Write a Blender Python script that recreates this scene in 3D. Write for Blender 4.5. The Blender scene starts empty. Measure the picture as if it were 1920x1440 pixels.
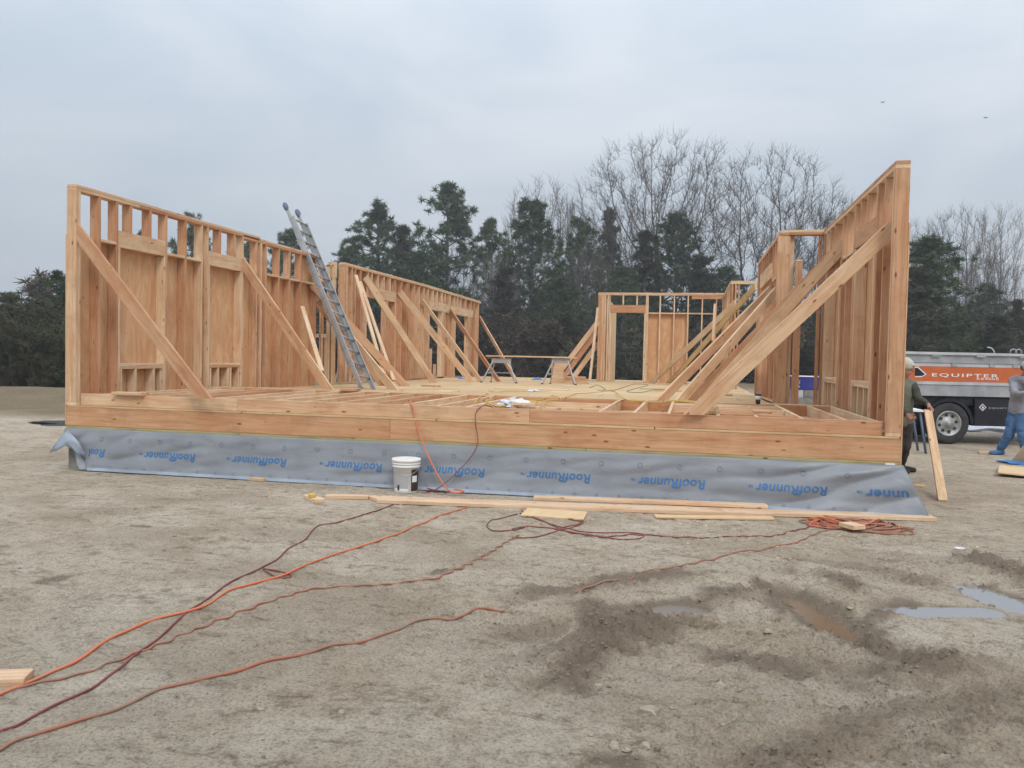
import bpy, bmesh, math, random
import numpy as np
from mathutils import Vector, Matrix, noise as mnoise
random.seed(7); rng = np.random.default_rng(7)
S = bpy.context.scene; C = S.collection
rad = math.radians

# ------------------------------------------------------------------ camera
F_PX, YAW, PITCH, ROLL = 1521.8, -0.21387, 0.03324, -0.0210
CAM = np.array([7.6704, -8.8090, 0.7250])
def cam_axes():
    cy, sy = math.cos(YAW), math.sin(YAW)
    fwd = np.array([sy*math.cos(PITCH), cy*math.cos(PITCH), -math.sin(PITCH)])
    right = np.array([cy, -sy, 0.]); down = np.cross(fwd, right)
    c, s = math.cos(ROLL), math.sin(ROLL)
    return c*right+s*down, -s*right+c*down, fwd
AX = cam_axes()
cam = bpy.data.objects.new('camera', bpy.data.cameras.new('camera')); C.objects.link(cam)
cam.data.sensor_width = 36; cam.data.lens = F_PX/1920*36; cam.data.clip_end = 2000; cam.data.clip_start = .05
m = Matrix.Identity(4)
for i, v in enumerate((AX[0], -AX[1], -AX[2])):
    for j in range(3): m[j][i] = v[j]
for j in range(3): m[j][3] = CAM[j]
cam.matrix_world = m
S.camera = cam
def PX(px, py, plane, val):
    """measured point of the photograph -> real place on a known plane (0:x 1:y 2:z)"""
    d = AX[0]*(px-960)/F_PX + AX[1]*(py-720)/F_PX + AX[2]
    t = (val-CAM[plane])/d[plane]
    return Vector(CAM+t*d)

# ------------------------------------------------------------------ world, sun, exposure
SUN_EL, SUN_ROT = rad(42), rad(205)
w = bpy.data.worlds.new('World'); S.world = w; w.use_nodes = True
nt = w.node_tree; nt.nodes.clear(); L = nt.links.new
out = nt.nodes.new('ShaderNodeOutputWorld'); bg = nt.nodes.new('ShaderNodeBackground')
sky = nt.nodes.new('ShaderNodeTexSky'); sky.sky_type = 'NISHITA'; sky.sun_disc = False
sky.sun_elevation = SUN_EL; sky.sun_rotation = SUN_ROT; sky.dust_density = 3
tc = nt.nodes.new('ShaderNodeTexCoord'); sep = nt.nodes.new('ShaderNodeSeparateXYZ')
L(tc.outputs['Generated'], sep.inputs[0])
mp = nt.nodes.new('ShaderNodeMapping'); mp.inputs['Scale'].default_value = (1.3, 1.3, 3.6)
L(tc.outputs['Generated'], mp.inputs[0])
n1 = nt.nodes.new('ShaderNodeTexNoise'); n1.inputs['Scale'].default_value = 1.7; n1.inputs['Detail'].default_value = 5
n1.inputs['Roughness'].default_value = .5; n1.inputs['Distortion'].default_value = .5
L(mp.outputs[0], n1.inputs['Vector'])
cr = nt.nodes.new('ShaderNodeValToRGB')
cr.color_ramp.elements[0].position = .33; cr.color_ramp.elements[0].color = (4.1, 4.75, 5.5, 1)
cr.color_ramp.elements[1].position = .70; cr.color_ramp.elements[1].color = (5.95, 6.3, 6.7, 1)
L(n1.outputs['Fac'], cr.inputs[0])
# overcast luminance: zenith about three times the horizon
mr = nt.nodes.new('ShaderNodeMapRange'); mr.inputs['From Min'].default_value = 0.0; mr.inputs['From Max'].default_value = 1
mr.inputs['To Min'].default_value = .95; mr.inputs['To Max'].default_value = 3.0
pw = nt.nodes.new('ShaderNodeMath'); pw.operation = 'POWER'; pw.inputs[1].default_value = 1.5; pw.use_clamp = True
L(sep.outputs[2], pw.inputs[0]); L(pw.outputs[0], mr.inputs['Value'])
vm = nt.nodes.new('ShaderNodeVectorMath'); vm.operation = 'SCALE'
L(cr.outputs[0], vm.inputs[0]); L(mr.outputs[0], vm.inputs['Scale'])
mix = nt.nodes.new('ShaderNodeMixRGB'); mix.inputs[0].default_value = .9
L(sky.outputs[0], mix.inputs[1]); L(vm.outputs[0], mix.inputs[2])
L(mix.outputs[0], bg.inputs[0]); bg.inputs[1].default_value = .1
L(bg.outputs[0], out.inputs[0])
sl = bpy.data.lights.new('sun', 'SUN'); sl.energy = 1.25; sl.angle = rad(16); sl.color = (1, .95, .88)
so = bpy.data.objects.new('sun', sl); C.objects.link(so)
# the light comes from high behind the camera, a little from the right
sd = Vector((math.cos(SUN_EL)*.45, -math.cos(SUN_EL)*.9, math.sin(SUN_EL)))
so.rotation_euler = (-sd).to_track_quat('-Z', 'Y').to_euler()
S.view_settings.view_transform = 'Standard'; S.view_settings.look = 'None'
S.view_settings.exposure = 0.2; S.view_settings.gamma = 1
S.render.resolution_x, S.render.resolution_y = 1024, 768

# ------------------------------------------------------------------ materials
def newmat(name, col=(.5, .5, .5), rough=.8, metal=0.0):
    m = bpy.data.materials.new(name); m.use_nodes = True
    b = m.node_tree.nodes['Principled BSDF']
    b.inputs['Base Color'].default_value = (*col, 1); b.inputs['Roughness'].default_value = rough
    b.inputs['Metallic'].default_value = metal; b.inputs['Specular IOR Level'].default_value = .3
    return m, m.node_tree, b
def ND(nt, t, **k):
    n = nt.nodes.new(t)
    for a, v in k.items():
        if a in n.inputs: n.inputs[a].default_value = v
        else: setattr(n, a, v)
    return n
def ramp(nt, stops):
    r = nt.nodes.new('ShaderNodeValToRGB'); e = r.color_ramp.elements
    while len(e) < len(stops): e.new(.5)
    for el, (p, c) in zip(e, stops): el.position = p; el.color = (*c, 1) if len(c) == 3 else c
    return r
def mixc(nt, a, b, f, mode='MIX'):
    n = nt.nodes.new('ShaderNodeMixRGB'); n.blend_type = mode
    for s, v in ((0, f), (1, a), (2, b)):
        if hasattr(v, 'is_linked') or isinstance(v, bpy.types.NodeSocket): nt.links.new(v, n.inputs[s])
        elif isinstance(v, (int, float)): n.inputs[s].default_value = v
        else: n.inputs[s].default_value = (*v, 1)
    return n.outputs[0]
def bump(nt, b, h, strength=.3, dist=.01):
    n = nt.nodes.new('ShaderNodeBump'); n.inputs['Strength'].default_value = strength; n.inputs['Distance'].default_value = dist
    nt.links.new(h, n.inputs['Height']); nt.links.new(n.outputs[0], b.inputs['Normal'])
def wood_mat(name, c0, c1, c2, knots=True, stain=.35):
    m, nt, b = newmat(name, c0, .75); L = nt.links.new
    tc = ND(nt, 'ShaderNodeTexCoord'); oi = ND(nt, 'ShaderNodeObjectInfo')
    ad = ND(nt, 'ShaderNodeVectorMath', operation='MULTIPLY_ADD')
    cmb = ND(nt, 'ShaderNodeCombineXYZ')
    ml = ND(nt, 'ShaderNodeMath', operation='MULTIPLY'); ml.inputs[1].default_value = 57.
    L(oi.outputs['Random'], ml.inputs[0])
    for i in range(3): L(ml.outputs[0], cmb.inputs[i])
    ad.inputs[1].default_value = (1, 1, 1); L(tc.outputs['Object'], ad.inputs[0]); L(cmb.outputs[0], ad.inputs[2])
    mp = ND(nt, 'ShaderNodeMapping', Scale=(1.4, 22, 22)); L(ad.outputs[0], mp.inputs[0])
    n = ND(nt, 'ShaderNodeTexNoise', Scale=1.2, Detail=5, Distortion=1.2); L(mp.outputs[0], n.inputs['Vector'])
    base = ramp(nt, [(0, c0), (.5, c1), (1, c2)]); L(oi.outputs['Random'], base.inputs[0])
    g = ramp(nt, [(.3, (.82, .76, .70)), (.62, (1.06, 1.06, 1.05))]); L(n.outputs[0], g.inputs[0])
    col = mixc(nt, base.outputs[0], g.outputs[0], 1.0, 'MULTIPLY')
    mp2 = ND(nt, 'ShaderNodeMapping', Scale=(.8, 3, 3)); L(ad.outputs[0], mp2.inputs[0])
    n2 = ND(nt, 'ShaderNodeTexNoise', Scale=1.6, Detail=3); L(mp2.outputs[0], n2.inputs['Vector'])
    r2 = ramp(nt, [(.42, (1, 1, 1)), (.68, (.88, .70, .60))]); L(n2.outputs[0], r2.inputs[0])
    col = mixc(nt, col, r2.outputs[0], stain*2, 'MULTIPLY')
    if knots:
        mp3 = ND(nt, 'ShaderNodeMapping', Scale=(3.4, 9, 9)); L(ad.outputs[0], mp3.inputs[0])
        v = ND(nt, 'ShaderNodeTexVoronoi', Scale=1.0, Randomness=1.0); L(mp3.outputs[0], v.inputs['Vector'])
        k = ramp(nt, [(.045, (.24, .12, .07)), (.08, (.62, .40, .28)), (.13, (1, 1, 1))]); L(v.outputs['Distance'], k.inputs[0])
        col = mixc(nt, col, k.outputs[0], .9, 'MULTIPLY')
    mp4 = ND(nt, 'ShaderNodeMapping', Scale=(.55, 14, 14)); L(ad.outputs[0], mp4.inputs[0])
    n4 = ND(nt, 'ShaderNodeTexNoise', Scale=1.0, Detail=3, Distortion=.3); L(mp4.outputs[0], n4.inputs['Vector'])
    k4 = ramp(nt, [(.725, (1, 1, 1)), (.738, (.25, .15, .1)), (.75, (1, 1, 1))]); L(n4.outputs[0], k4.inputs[0])
    col = mixc(nt, col, k4.outputs[0], .8, 'MULTIPLY')
    mp5 = ND(nt, 'ShaderNodeMapping', Scale=(1.1, 1.1, 1.1)); L(ad.outputs[0], mp5.inputs[0])
    n5 = ND(nt, 'ShaderNodeTexNoise', Scale=2.2, Detail=6, Roughness=.7); L(mp5.outputs[0], n5.inputs['Vector'])
    k5 = ramp(nt, [(.34, (.80, .74, .68)), (.5, (1, 1, 1))]); L(n5.outputs[0], k5.inputs[0]); col = mixc(nt, col, k5.outputs[0], .7, 'MULTIPLY')
    L(col, b.inputs['Base Color']); bump(nt, b, n.outputs[0], .25, .003)
    return m
M = {}
M['wood'] = wood_mat('framing_lumber', (.50, .275, .155), (.58, .355, .215), (.68, .51, .335))
M['pale'] = wood_mat('pale_lumber', (.72, .56, .385), (.70, .53, .37), (.64, .46, .31))
M['rim'] = wood_mat('rim_lumber', (.50, .275, .15), (.53, .30, .165), (.56, .335, .19), stain=.35)
M['treated'] = wood_mat('treated_lumber', (.40, .36, .18), (.43, .38, .19), (.42, .36, .18), stain=.2)
M['yellowish'] = wood_mat('yellow_lumber', (.56, .40, .18), (.57, .41, .2), (.58, .42, .2))
M['hdr'] = wood_mat('header_lumber', (.68, .51, .33), (.66, .48, .31), (.62, .44, .28), knots=True)

def ply_mat(name, cols, joints=False):
    m, nt, b = newmat(name, cols[0], .8); L = nt.links.new
    tc = ND(nt, 'ShaderNodeTexCoord')
    mp = ND(nt, 'ShaderNodeMapping', Scale=(2.2, 2.2, .8) if not joints else (.8, 2.2, 1)); L(tc.outputs['Object'], mp.inputs[0])
    n = ND(nt, 'ShaderNodeTexNoise', Scale=1.5, Detail=6, Distortion=2.5); L(mp.outputs[0], n.inputs['Vector'])
    r = ramp(nt, [(.3, cols[0]), (.5, cols[1]), (.72, cols[2])]); L(n.outputs[0], r.inputs[0]); col = r.outputs[0]
    mp3 = ND(nt, 'ShaderNodeMapping', Scale=(7, 7, 4)); L(tc.outputs['Object'], mp3.inputs[0])
    v = ND(nt, 'ShaderNodeTexVoronoi', Scale=1.0); L(mp3.outputs[0], v.inputs['Vector'])
    k = ramp(nt, [(.05, (.3, .18, .1)), (.1, (1, 1, 1))]); L(v.outputs['Distance'], k.inputs[0])
    col = mixc(nt, col, k.outputs[0], .6, 'MULTIPLY')
    if joints:
        br = ND(nt, 'ShaderNodeTexBrick', Scale=1.0); br.inputs['Brick Width'].default_value = 2.44; br.inputs['Row Height'].default_value = 1.22
        br.inputs['Mortar Size'].default_value = .008; br.inputs['Color1'].default_value = (1, 1, 1, 1); br.inputs['Color2'].default_value = (.9, .88, .85, 1)
        br.inputs['Mortar'].default_value = (.3, .22, .15, 1); L(tc.outputs['Object'], br.inputs['Vector'])
        col = mixc(nt, col, br.outputs['Color'], 1.0, 'MULTIPLY')
        n5 = ND(nt, 'ShaderNodeTexNoise', Scale=1.3, Detail=8, Roughness=.7); L(tc.outputs['Object'], n5.inputs['Vector'])
        r5 = ramp(nt, [(.35, (.78, .72, .66)), (.6, (1.04, 1.04, 1.04))]); L(n5.outputs[0], r5.inputs[0])
        col = mixc(nt, col, r5.outputs[0], .8, 'MULTIPLY')
    L(col, b.inputs['Base Color']); bump(nt, b, n.outputs[0], .15, .003)
    return m
M['ply'] = ply_mat('plywood_sheathing', [(.54, .285, .145), (.60, .35, .185), (.67, .45, .265)])
M['plypale'] = ply_mat('pale_plywood', [(.60, .42, .24), (.63, .45, .26), (.66, .50, .31)])
M['deck'] = ply_mat('deck_plywood', [(.56, .38, .21), (.60, .43, .24), (.64, .48, .29)], joints=True)

def noisy(name, c0, c1, scale=6, rough=.8, metal=0., bumpd=.004, detail=5, bs=.3):
    m, nt, b = newmat(name, c0, rough, metal); L = nt.links.new
    tc = ND(nt, 'ShaderNodeTexCoord')
    n = ND(nt, 'ShaderNodeTexNoise', Scale=scale, Detail=detail); L(tc.outputs['Object'], n.inputs['Vector'])
    r = ramp(nt, [(.35, c0), (.65, c1)]); L(n.outputs[0], r.inputs[0]); L(r.outputs[0], b.inputs['Base Color'])
    if bumpd: bump(nt, b, n.outputs[0], bs, bumpd)
    return m
M['concrete'] = noisy('concrete', (.20, .19, .175), (.28, .27, .25), 8)
M['alu'] = noisy('aluminium', (.33, .33, .335), (.42, .42, .42), 2, .5, .35, 0)
M['aludull'] = noisy('dull_aluminium', (.30, .30, .30), (.45, .45, .44), 5, .5, .5, 0)
M['rubber'] = noisy('rubber', (.03, .03, .033), (.05, .05, .05), 9, .8)
M['black'] = noisy('black_paint', (.012, .012, .018), (.022, .022, .030), 3, .45, 0, 0)
M['blueplastic'] = noisy('blue_grey_plastic', (.10, .14, .21), (.13, .17, .25), 5, .5, 0, 0)
M['orangecord'] = noisy('orange_cord', (.62, .16, .07), (.55, .20, .11), 4, .55, 0, 0)
M['dustycord'] = noisy('dusty_orange_cord', (.38, .13, .075), (.26, .17, .12), 5, .7, 0, 0)
M['redcord'] = noisy('dark_red_cord', (.17, .035, .035), (.24, .08, .065), 4, .55, 0, 0)
M['yellowcord'] = noisy('yellow_cord', (.62, .42, .06), (.55, .4, .1), 4, .5, 0, 0)
M['greencord'] = noisy('green_hose', (.08, .17, .10), (.14, .24, .15), 4, .5, 0, 0)
M['whiteplastic'] = noisy('white_plastic', (.74, .73, .70), (.80, .79, .76), 7, .45, 0, 0)
M['bag'] = noisy('white_bag', (.60, .60, .66), (.75, .75, .78), 9, .5)
M['labelgrey'] = newmat('grey_label', (.40, .40, .41), .5)[0]
M['labelbrown'] = newmat('brown_label', (.05, .03, .03), .5)[0]
M['bluetext'] = newmat('blue_print', (.045, .16, .37), .5)[0]
M['ringprint'] = newmat('faint_print', (.15, .17, .21), .5)[0]
M['bluetarp'] = noisy('blue_tarp', (.04, .15, .38), (.06, .2, .46), 6, .4, 0, .01)
M['pack'] = noisy('printed_blue_wrap', (.035, .04, .20), (.05, .06, .26), 2, .4, 0, .004)
M['orange'] = noisy('orange_paint', (.48, .12, .04), (.56, .14, .045), 5, .4, 0, 0)
M['white'] = newmat('white_print', (.75, .75, .75), .5)[0]
M['silver'] = noisy('silver_panel', (.28, .29, .31), (.42, .43, .45), 3.5, .45, .35, 0)
M['silverlight'] = noisy('light_silver_panel', (.42, .43, .45), (.56, .57, .58), 3.5, .5, .3, 0)
M['chrome'] = newmat('chrome', (.62, .63, .64), .3, .8)[0]
M['skin'] = noisy('skin', (.34, .16, .11), (.38, .19, .13), 9, .6, 0, 0)
M['cap'] = noisy('cap_cloth', (.50, .48, .42), (.56, .53, .47), 12, .9)
M['hair'] = noisy('hair', (.10, .07, .05), (.16, .12, .09), 30, .8)
M['olive'] = noisy('olive_cloth', (.13, .135, .105), (.18, .18, .145), 7, .9)
M['darkolive'] = noisy('dark_olive_cloth', (.045, .05, .04), (.07, .075, .055), 7, .9)
M['trousers'] = noisy('dark_trousers', (.04, .032, .028), (.065, .05, .042), 7, .9)
M['hoodie'] = noisy('grey_hoodie', (.24, .24, .27), (.30, .30, .33), 9, .9)
M['jeans'] = noisy('blue_jeans', (.05, .12, .25), (.085, .175, .33), 7, .85)
M['boot'] = noisy('boots', (.03, .025, .02), (.06, .05, .04), 9, .8)
M['bark'] = noisy('bark', (.085, .072, .062), (.15, .13, .115), 3, .95)
M['barkpale'] = noisy('pale_bark', (.17, .155, .145), (.26, .24, .225), 2, .95)
M['rock'] = noisy('rock', (.27, .225, .165), (.38, .33, .26), 12, .9)
M['rail'] = newmat('white_rail', (.5, .5, .48), .7)[0]
M['bird'] = newmat('bird', (.03, .03, .03), .8)[0]
M['silt'] = noisy('black_fabric', (.03, .032, .035), (.05, .05, .055), 4, .7)

def leaf_mat(name, cols, scale=.5):
    m, nt, b = newmat(name, cols[0], .8); L = nt.links.new
    tc = ND(nt, 'ShaderNodeTexCoord'); oi = ND(nt, 'ShaderNodeObjectInfo'); b.inputs['Specular IOR Level'].default_value = .15
    n = ND(nt, 'ShaderNodeTexNoise', Scale=scale, Detail=6, Roughness=.75); L(tc.outputs['Object'], n.inputs['Vector'])
    r = ramp(nt, [(.32, cols[0]), (.5, cols[1]), (.68, cols[2])]); L(n.outputs[0], r.inputs[0])
    r2 = ramp(nt, [(0, (.82, .82, .80)), (1, (1.2, 1.2, 1.15))]); L(oi.outputs['Random'], r2.inputs[0])
    col = mixc(nt, r.outputs[0], r2.outputs[0], 1., 'MULTIPLY')
    L(col, b.inputs['Base Color'])
    return m
M['needles'] = leaf_mat('pine_needles', [(.042, .062, .032), (.075, .105, .050), (.125, .155, .078)])
M['needles2'] = leaf_mat('cedar_needles', [(.050, .055, .034), (.075, .075, .046), (.105, .095, .062)])
M['brush'] = leaf_mat('brush_leaves', [(.062, .048, .034), (.095, .072, .050), (.125, .10, .07)])
M['farwood'] = leaf_mat('far_wood', [(.07, .07, .065), (.10, .095, .085), (.12, .115, .10)], .1)
M['grass'] = leaf_mat('grass', [(.06, .085, .03), (.09, .11, .04), (.14, .13, .07)], .15)

# ------------------------------------------------------------------ object helpers
WM = {}      # world matrices by object name
def tag(o, label=None, cat=None, group=None, kind=None):
    if label: o['label'] = label
    if cat: o['category'] = cat
    if group: o['group'] = group
    if kind: o['kind'] = kind
    return o
def put(o, parent, mat):
    C.objects.link(o); WM[o.name] = mat.copy()
    if parent is not None:
        o.parent = parent; o.matrix_local = WM[parent.name].inverted() @ mat
    else: o.matrix_world = mat
    return o
def thing(name, label, cat, loc=(0, 0, 0), group=None, rz=0):
    o = bpy.data.objects.new(name, None); o.empty_display_size = .1
    put(o, None, Matrix.Translation(loc) @ Matrix.Rotation(rz, 4, 'Z'))
    return tag(o, label, cat, group)
def meshobj(name, verts, faces, mat, parent=None, origin=None, smooth=False, M4=None):
    me = bpy.data.meshes.new(name)
    org = Vector(origin) if origin is not None else (WM[parent.name].translation if parent is not None else Vector((0, 0, 0)))
    if M4 is None:
        M4 = Matrix.Translation(org); vs = [tuple(Vector(v)-org) for v in verts]
    else: vs = [tuple(v) for v in verts]
    me.from_pydata(vs, [], faces); me.update()
    me.materials.append(M[mat] if isinstance(mat, str) else mat)
    if smooth: me.polygons.foreach_set('use_smooth', [True]*len(me.polygons))
    return put(bpy.data.objects.new(name, me), parent, M4)
def big(name, V, Fc, mat, parent=None, smooth=False, M4=None):
    """numpy arrays -> mesh object (tri or quad faces)"""
    me = bpy.data.meshes.new(name); k = Fc.shape[1]
    me.vertices.add(len(V)); me.vertices.foreach_set('co', V.astype(np.float32).ravel())
    me.loops.add(Fc.size); me.loops.foreach_set('vertex_index', Fc.astype(np.int32).ravel())
    me.polygons.add(len(Fc)); me.polygons.foreach_set('loop_start', np.arange(0, Fc.size, k, dtype=np.int32))
    me.polygons.foreach_set('loop_total', np.full(len(Fc), k, np.int32))
    me.polygons.foreach_set('use_smooth', np.full(len(Fc), smooth, bool))
    me.update(calc_edges=True); me.materials.append(M[mat] if isinstance(mat, str) else mat)
    o = bpy.data.objects.new(name, me)
    return put(o, parent, M4 or Matrix.Identity(4))
class MB:
    """collects boxes, tubes and lathes into one mesh (world coordinates)"""
    def __init__(s): s.v = []; s.f = []
    def box(s, a, b, M4=None):
        i = len(s.v); (x0, y0, z0), (x1, y1, z1) = a, b
        vs = [Vector(p) for p in ((x0,y0,z0),(x1,y0,z0),(x1,y1,z0),(x0,y1,z0),(x0,y0,z1),(x1,y0,z1),(x1,y1,z1),(x0,y1,z1))]
        s.v += [M4 @ v if M4 else v for v in vs]
        s.f += [tuple(i+k for k in q) for q in ((0,3,2,1),(4,5,6,7),(0,1,5,4),(1,2,6,5),(2,3,7,6),(3,0,4,7))]
        return s
    def bar(s, p0, p1, w, t, up=(0, 0, 1)):
        Mx = frame(p0, p1, up); l = (Vector(p1)-Vector(p0)).length
        return s.box((-l/2, -t/2, -w/2), (l/2, t/2, w/2), Mx)
    def tube(s, pts, r, n=8, cap=True):
        pts = [Vector(p) for p in pts]; rs = r if isinstance(r, (list, tuple)) else [r]*len(pts)
        base = len(s.v); prev = None
        for k, p in enumerate(pts):
            d = (pts[min(k+1, len(pts)-1)]-pts[max(k-1, 0)]).normalized()
            a = prev if prev is not None else (Vector((0, 0, 1)) if abs(d.z) < .9 else Vector((1, 0, 0)))
            u = (a-d*a.dot(d)).normalized(); v = d.cross(u); prev = u
            for j in range(n):
                th = 2*math.pi*j/n; s.v.append(p+(u*math.cos(th)+v*math.sin(th))*rs[k])
        for k in range(len(pts)-1):
            for j in range(n):
                a = base+k*n+j; b2 = base+k*n+(j+1) % n; s.f.append((a, b2, b2+n, a+n))
        if cap:
            s.f.append(tuple(base+j for j in reversed(range(n)))); s.f.append(tuple(base+(len(pts)-1)*n+j for j in range(n)))
        return s
    def lathe(s, c, prof, n=24, M4=None, cap=True):
        base = len(s.v); c = Vector(c)
        for (r, z) in prof:
            for j in range(n):
                th = 2*math.pi*j/n; p = Vector((r*math.cos(th), r*math.sin(th), z))
                s.v.append((M4 @ p) if M4 else c+p)
        for k in range(len(prof)-1):
            for j in range(n):
                a = base+k*n+j; b2 = base+k*n+(j+1) % n; s.f.append((a, b2, b2+n, a+n))
        if cap: s.f.append(tuple(base+j for j in reversed(range(n)))); s.f.append(tuple(base+(len(prof)-1)*n+j for j in range(n)))
        return s
    def build(s, name, mat, parent=None, smooth=False, origin=None):
        if origin is None and parent is None:
            xs = [v[0] for v in s.v]; ys = [v[1] for v in s.v]; zs = [v[2] for v in s.v]
            origin = ((min(xs)+max(xs))/2, (min(ys)+max(ys))/2, min(zs))
        return meshobj(name, s.v, s.f, mat, parent, origin, smooth)
def frame(p0, p1, up=(0, 0, 1)):
    p0, p1, up = Vector(p0), Vector(p1), Vector(up)
    d = (p1-p0).normalized(); u = (up-d*up.dot(d)).normalized(); t = u.cross(d)
    Mx = Matrix.Identity(4)
    for i, a in enumerate((d, t, u)):
        for j in range(3): Mx[j][i] = a[j]
    Mx.translation = (p0+p1)/2
    return Mx
def board(name, p0, p1, w, t, mat='wood', parent=None, up=(0, 0, 1), bev=.003, cutz=None):
    """one sawn board: length along local X, width w along `up`, thickness t; slightly eased edges"""
    l = (Vector(p1)-Vector(p0)).length; Mx = frame(p0, p1, up)
    bm = bmesh.new(); bmesh.ops.create_cube(bm, size=1)
    warp = random.uniform(-.003, .003)
    for v in bm.verts: v.co = Vector((v.co.x*l, v.co.y*t, v.co.z*w))
    if l > 1:
        es = [e for e in bm.edges if abs(e.verts[0].co.x-e.verts[1].co.x) > l*.5]
        bmesh.ops.subdivide_edges(bm, edges=es, cuts=5)
        for v in bm.verts: v.co.y += warp*math.cos(v.co.x/l*math.pi)
    bmesh.ops.bevel(bm, geom=[e for e in bm.edges if len(e.link_faces) == 2 and e.calc_face_angle(0) > 1], offset=min(bev, t*.2), segments=1, affect='EDGES')
    if cutz is not None:
        inv = Mx.inverted(); no = inv.to_3x3() @ Vector((0, 0, 1)); co = inv @ Vector((Vector(p1).x, Vector(p1).y, cutz))
        r_ = bmesh.ops.bisect_plane(bm, geom=bm.verts[:]+bm.edges[:]+bm.faces[:], plane_co=co, plane_no=no, clear_inner=True)
        ed = [e for e in r_['geom_cut'] if isinstance(e, bmesh.types.BMEdge)]
        if ed: bmesh.ops.holes_fill(bm, edges=ed)
    me = bpy.data.meshes.new(name); bm.to_mesh(me); bm.free(); me.materials.append(M[mat])
    return put(bpy.data.objects.new(name, me), parent, Mx)
def shiftw(p0, p1, w):
    """points measured on the upper edge of a raking board -> its centre line"""
    u = frame(p0, p1).to_3x3() @ Vector((0, 0, 1)); return Vector(p0)-u*w/2, Vector(p1)-u*w/2

# ------------------------------------------------------------------ ground
def vnoise(x, y, seed=0):
    xi = np.floor(x).astype(np.int64); yi = np.floor(y).astype(np.int64); fx = x-xi; fy = y-yi
    def h(a, b):
        n = (a*374761393+b*668265263+seed*974634777) & 0x7fffffff
        n = ((n ^ (n >> 13))*1274126177) & 0x7fffffff
        return ((n ^ (n >> 16)) & 0xffff)/65535.
    u = fx*fx*(3-2*fx); v = fy*fy*(3-2*fy)
    return (h(xi, yi)*(1-u)+h(xi+1, yi)*u)*(1-v)+(h(xi, yi+1)*(1-u)+h(xi+1, yi+1)*u)*v
def fbm(x, y, o=4, seed=0, g=.5):
    s = 0; a = 1; t = 0
    for i in range(o): s = s+a*vnoise(x*2**i+i*17.3, y*2**i-i*9.1, seed+i); t += a; a *= g
    return s/t
GZ = -.80
def gp(px, py): p = PX(px, py, 2, GZ); return p.x, p.y
def seg_mask(x, y, pts, wdt, wob=.25):
    """soft mask along a polyline given as photograph points on the ground"""
    P = [gp(*p) for p in pts]; best = np.full(np.shape(x), 1e9)
    for (a, b) in zip(P[:-1], P[1:]):
        ax, ay = a; dx, dy = b[0]-ax, b[1]-ay; t = np.clip(((x-ax)*dx+(y-ay)*dy)/(dx*dx+dy*dy+1e-9), 0, 1)
        best = np.minimum(best, np.hypot(x-ax-t*dx, y-ay-t*dy))
    best = best*(1+wob*2*(fbm(x*3, y*3, 3, 5)-.5))
    q = np.clip(1-best/wdt, 0, 1); return q*q*(3-2*q)
PUD = [([(1475, 1105), (1535, 1140), (1585, 1175)], .17), ([(1690, 1143), (1760, 1141), (1850, 1143)], .09),
       ([(1835, 1103), (1880, 1122), (1945, 1140)], .14), ([(1175, 1140), (1290, 1132)], .12)]
CHURN = [([(1230, 1165), (1150, 1190), (1090, 1240), (1060, 1290)], .24, .10), ([(1110, 1135), (1120, 1200)], .2, .06),
         ([(1370, 1240), (1440, 1255), (1500, 1262)], .2, .06), ([(1570, 1190), (1640, 1215), (1700, 1235), (1760, 1250)], .2, .09),
         ([(1430, 1095), (1480, 1150), (1560, 1190)], .12, .06), ([(1840, 1060), (1920, 1085), (1980, 1110)], .3, .13),
         ([(1700, 1130), (1650, 1160)], .15, .04), ([(1000, 1110), (1080, 1105), (1180, 1085), (1290, 1080)], .2, .05),
         ([(1350, 1120), (1400, 1110)], .2, .045), ([(1140, 1440), (1180, 1445)], .12, .03), ([(1560, 1090), (1600, 1100)], .15, .05),
         ([(80, 1090), (120, 1080)], .07, .02), ([(250, 990), (275, 990)], .06, .015),
         ([(820, 1075), (860, 1068)], .07, .02)]
RUTS = [([(1250, 1175), (1130, 1220), (1010, 1270)], .16, -.03), ([(960, 1180), (1040, 1160)], .3, -.05),
        ([(1475, 1100), (1540, 1145), (1620, 1200), (1720, 1270)], .2, -.045), ([(1560, 1250), (1600, 1280)], .25, -.04),
        ([(1940, 1290), (1720, 1320), (1560, 1380), (1430, 1440)], .25, -.03), ([(1740, 1090), (1620, 1060), (1500, 1040)], .3, -.02)]
TREAD = [([(1960, 1285), (1760, 1300), (1600, 1350), (1480, 1430)], .2), ([(1960, 1340), (1800, 1370), (1680, 1440)], .17), ([(1500, 1045), (1470, 1075)], .12), ([(1800,1040),(1850,1075)], .15)]
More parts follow.
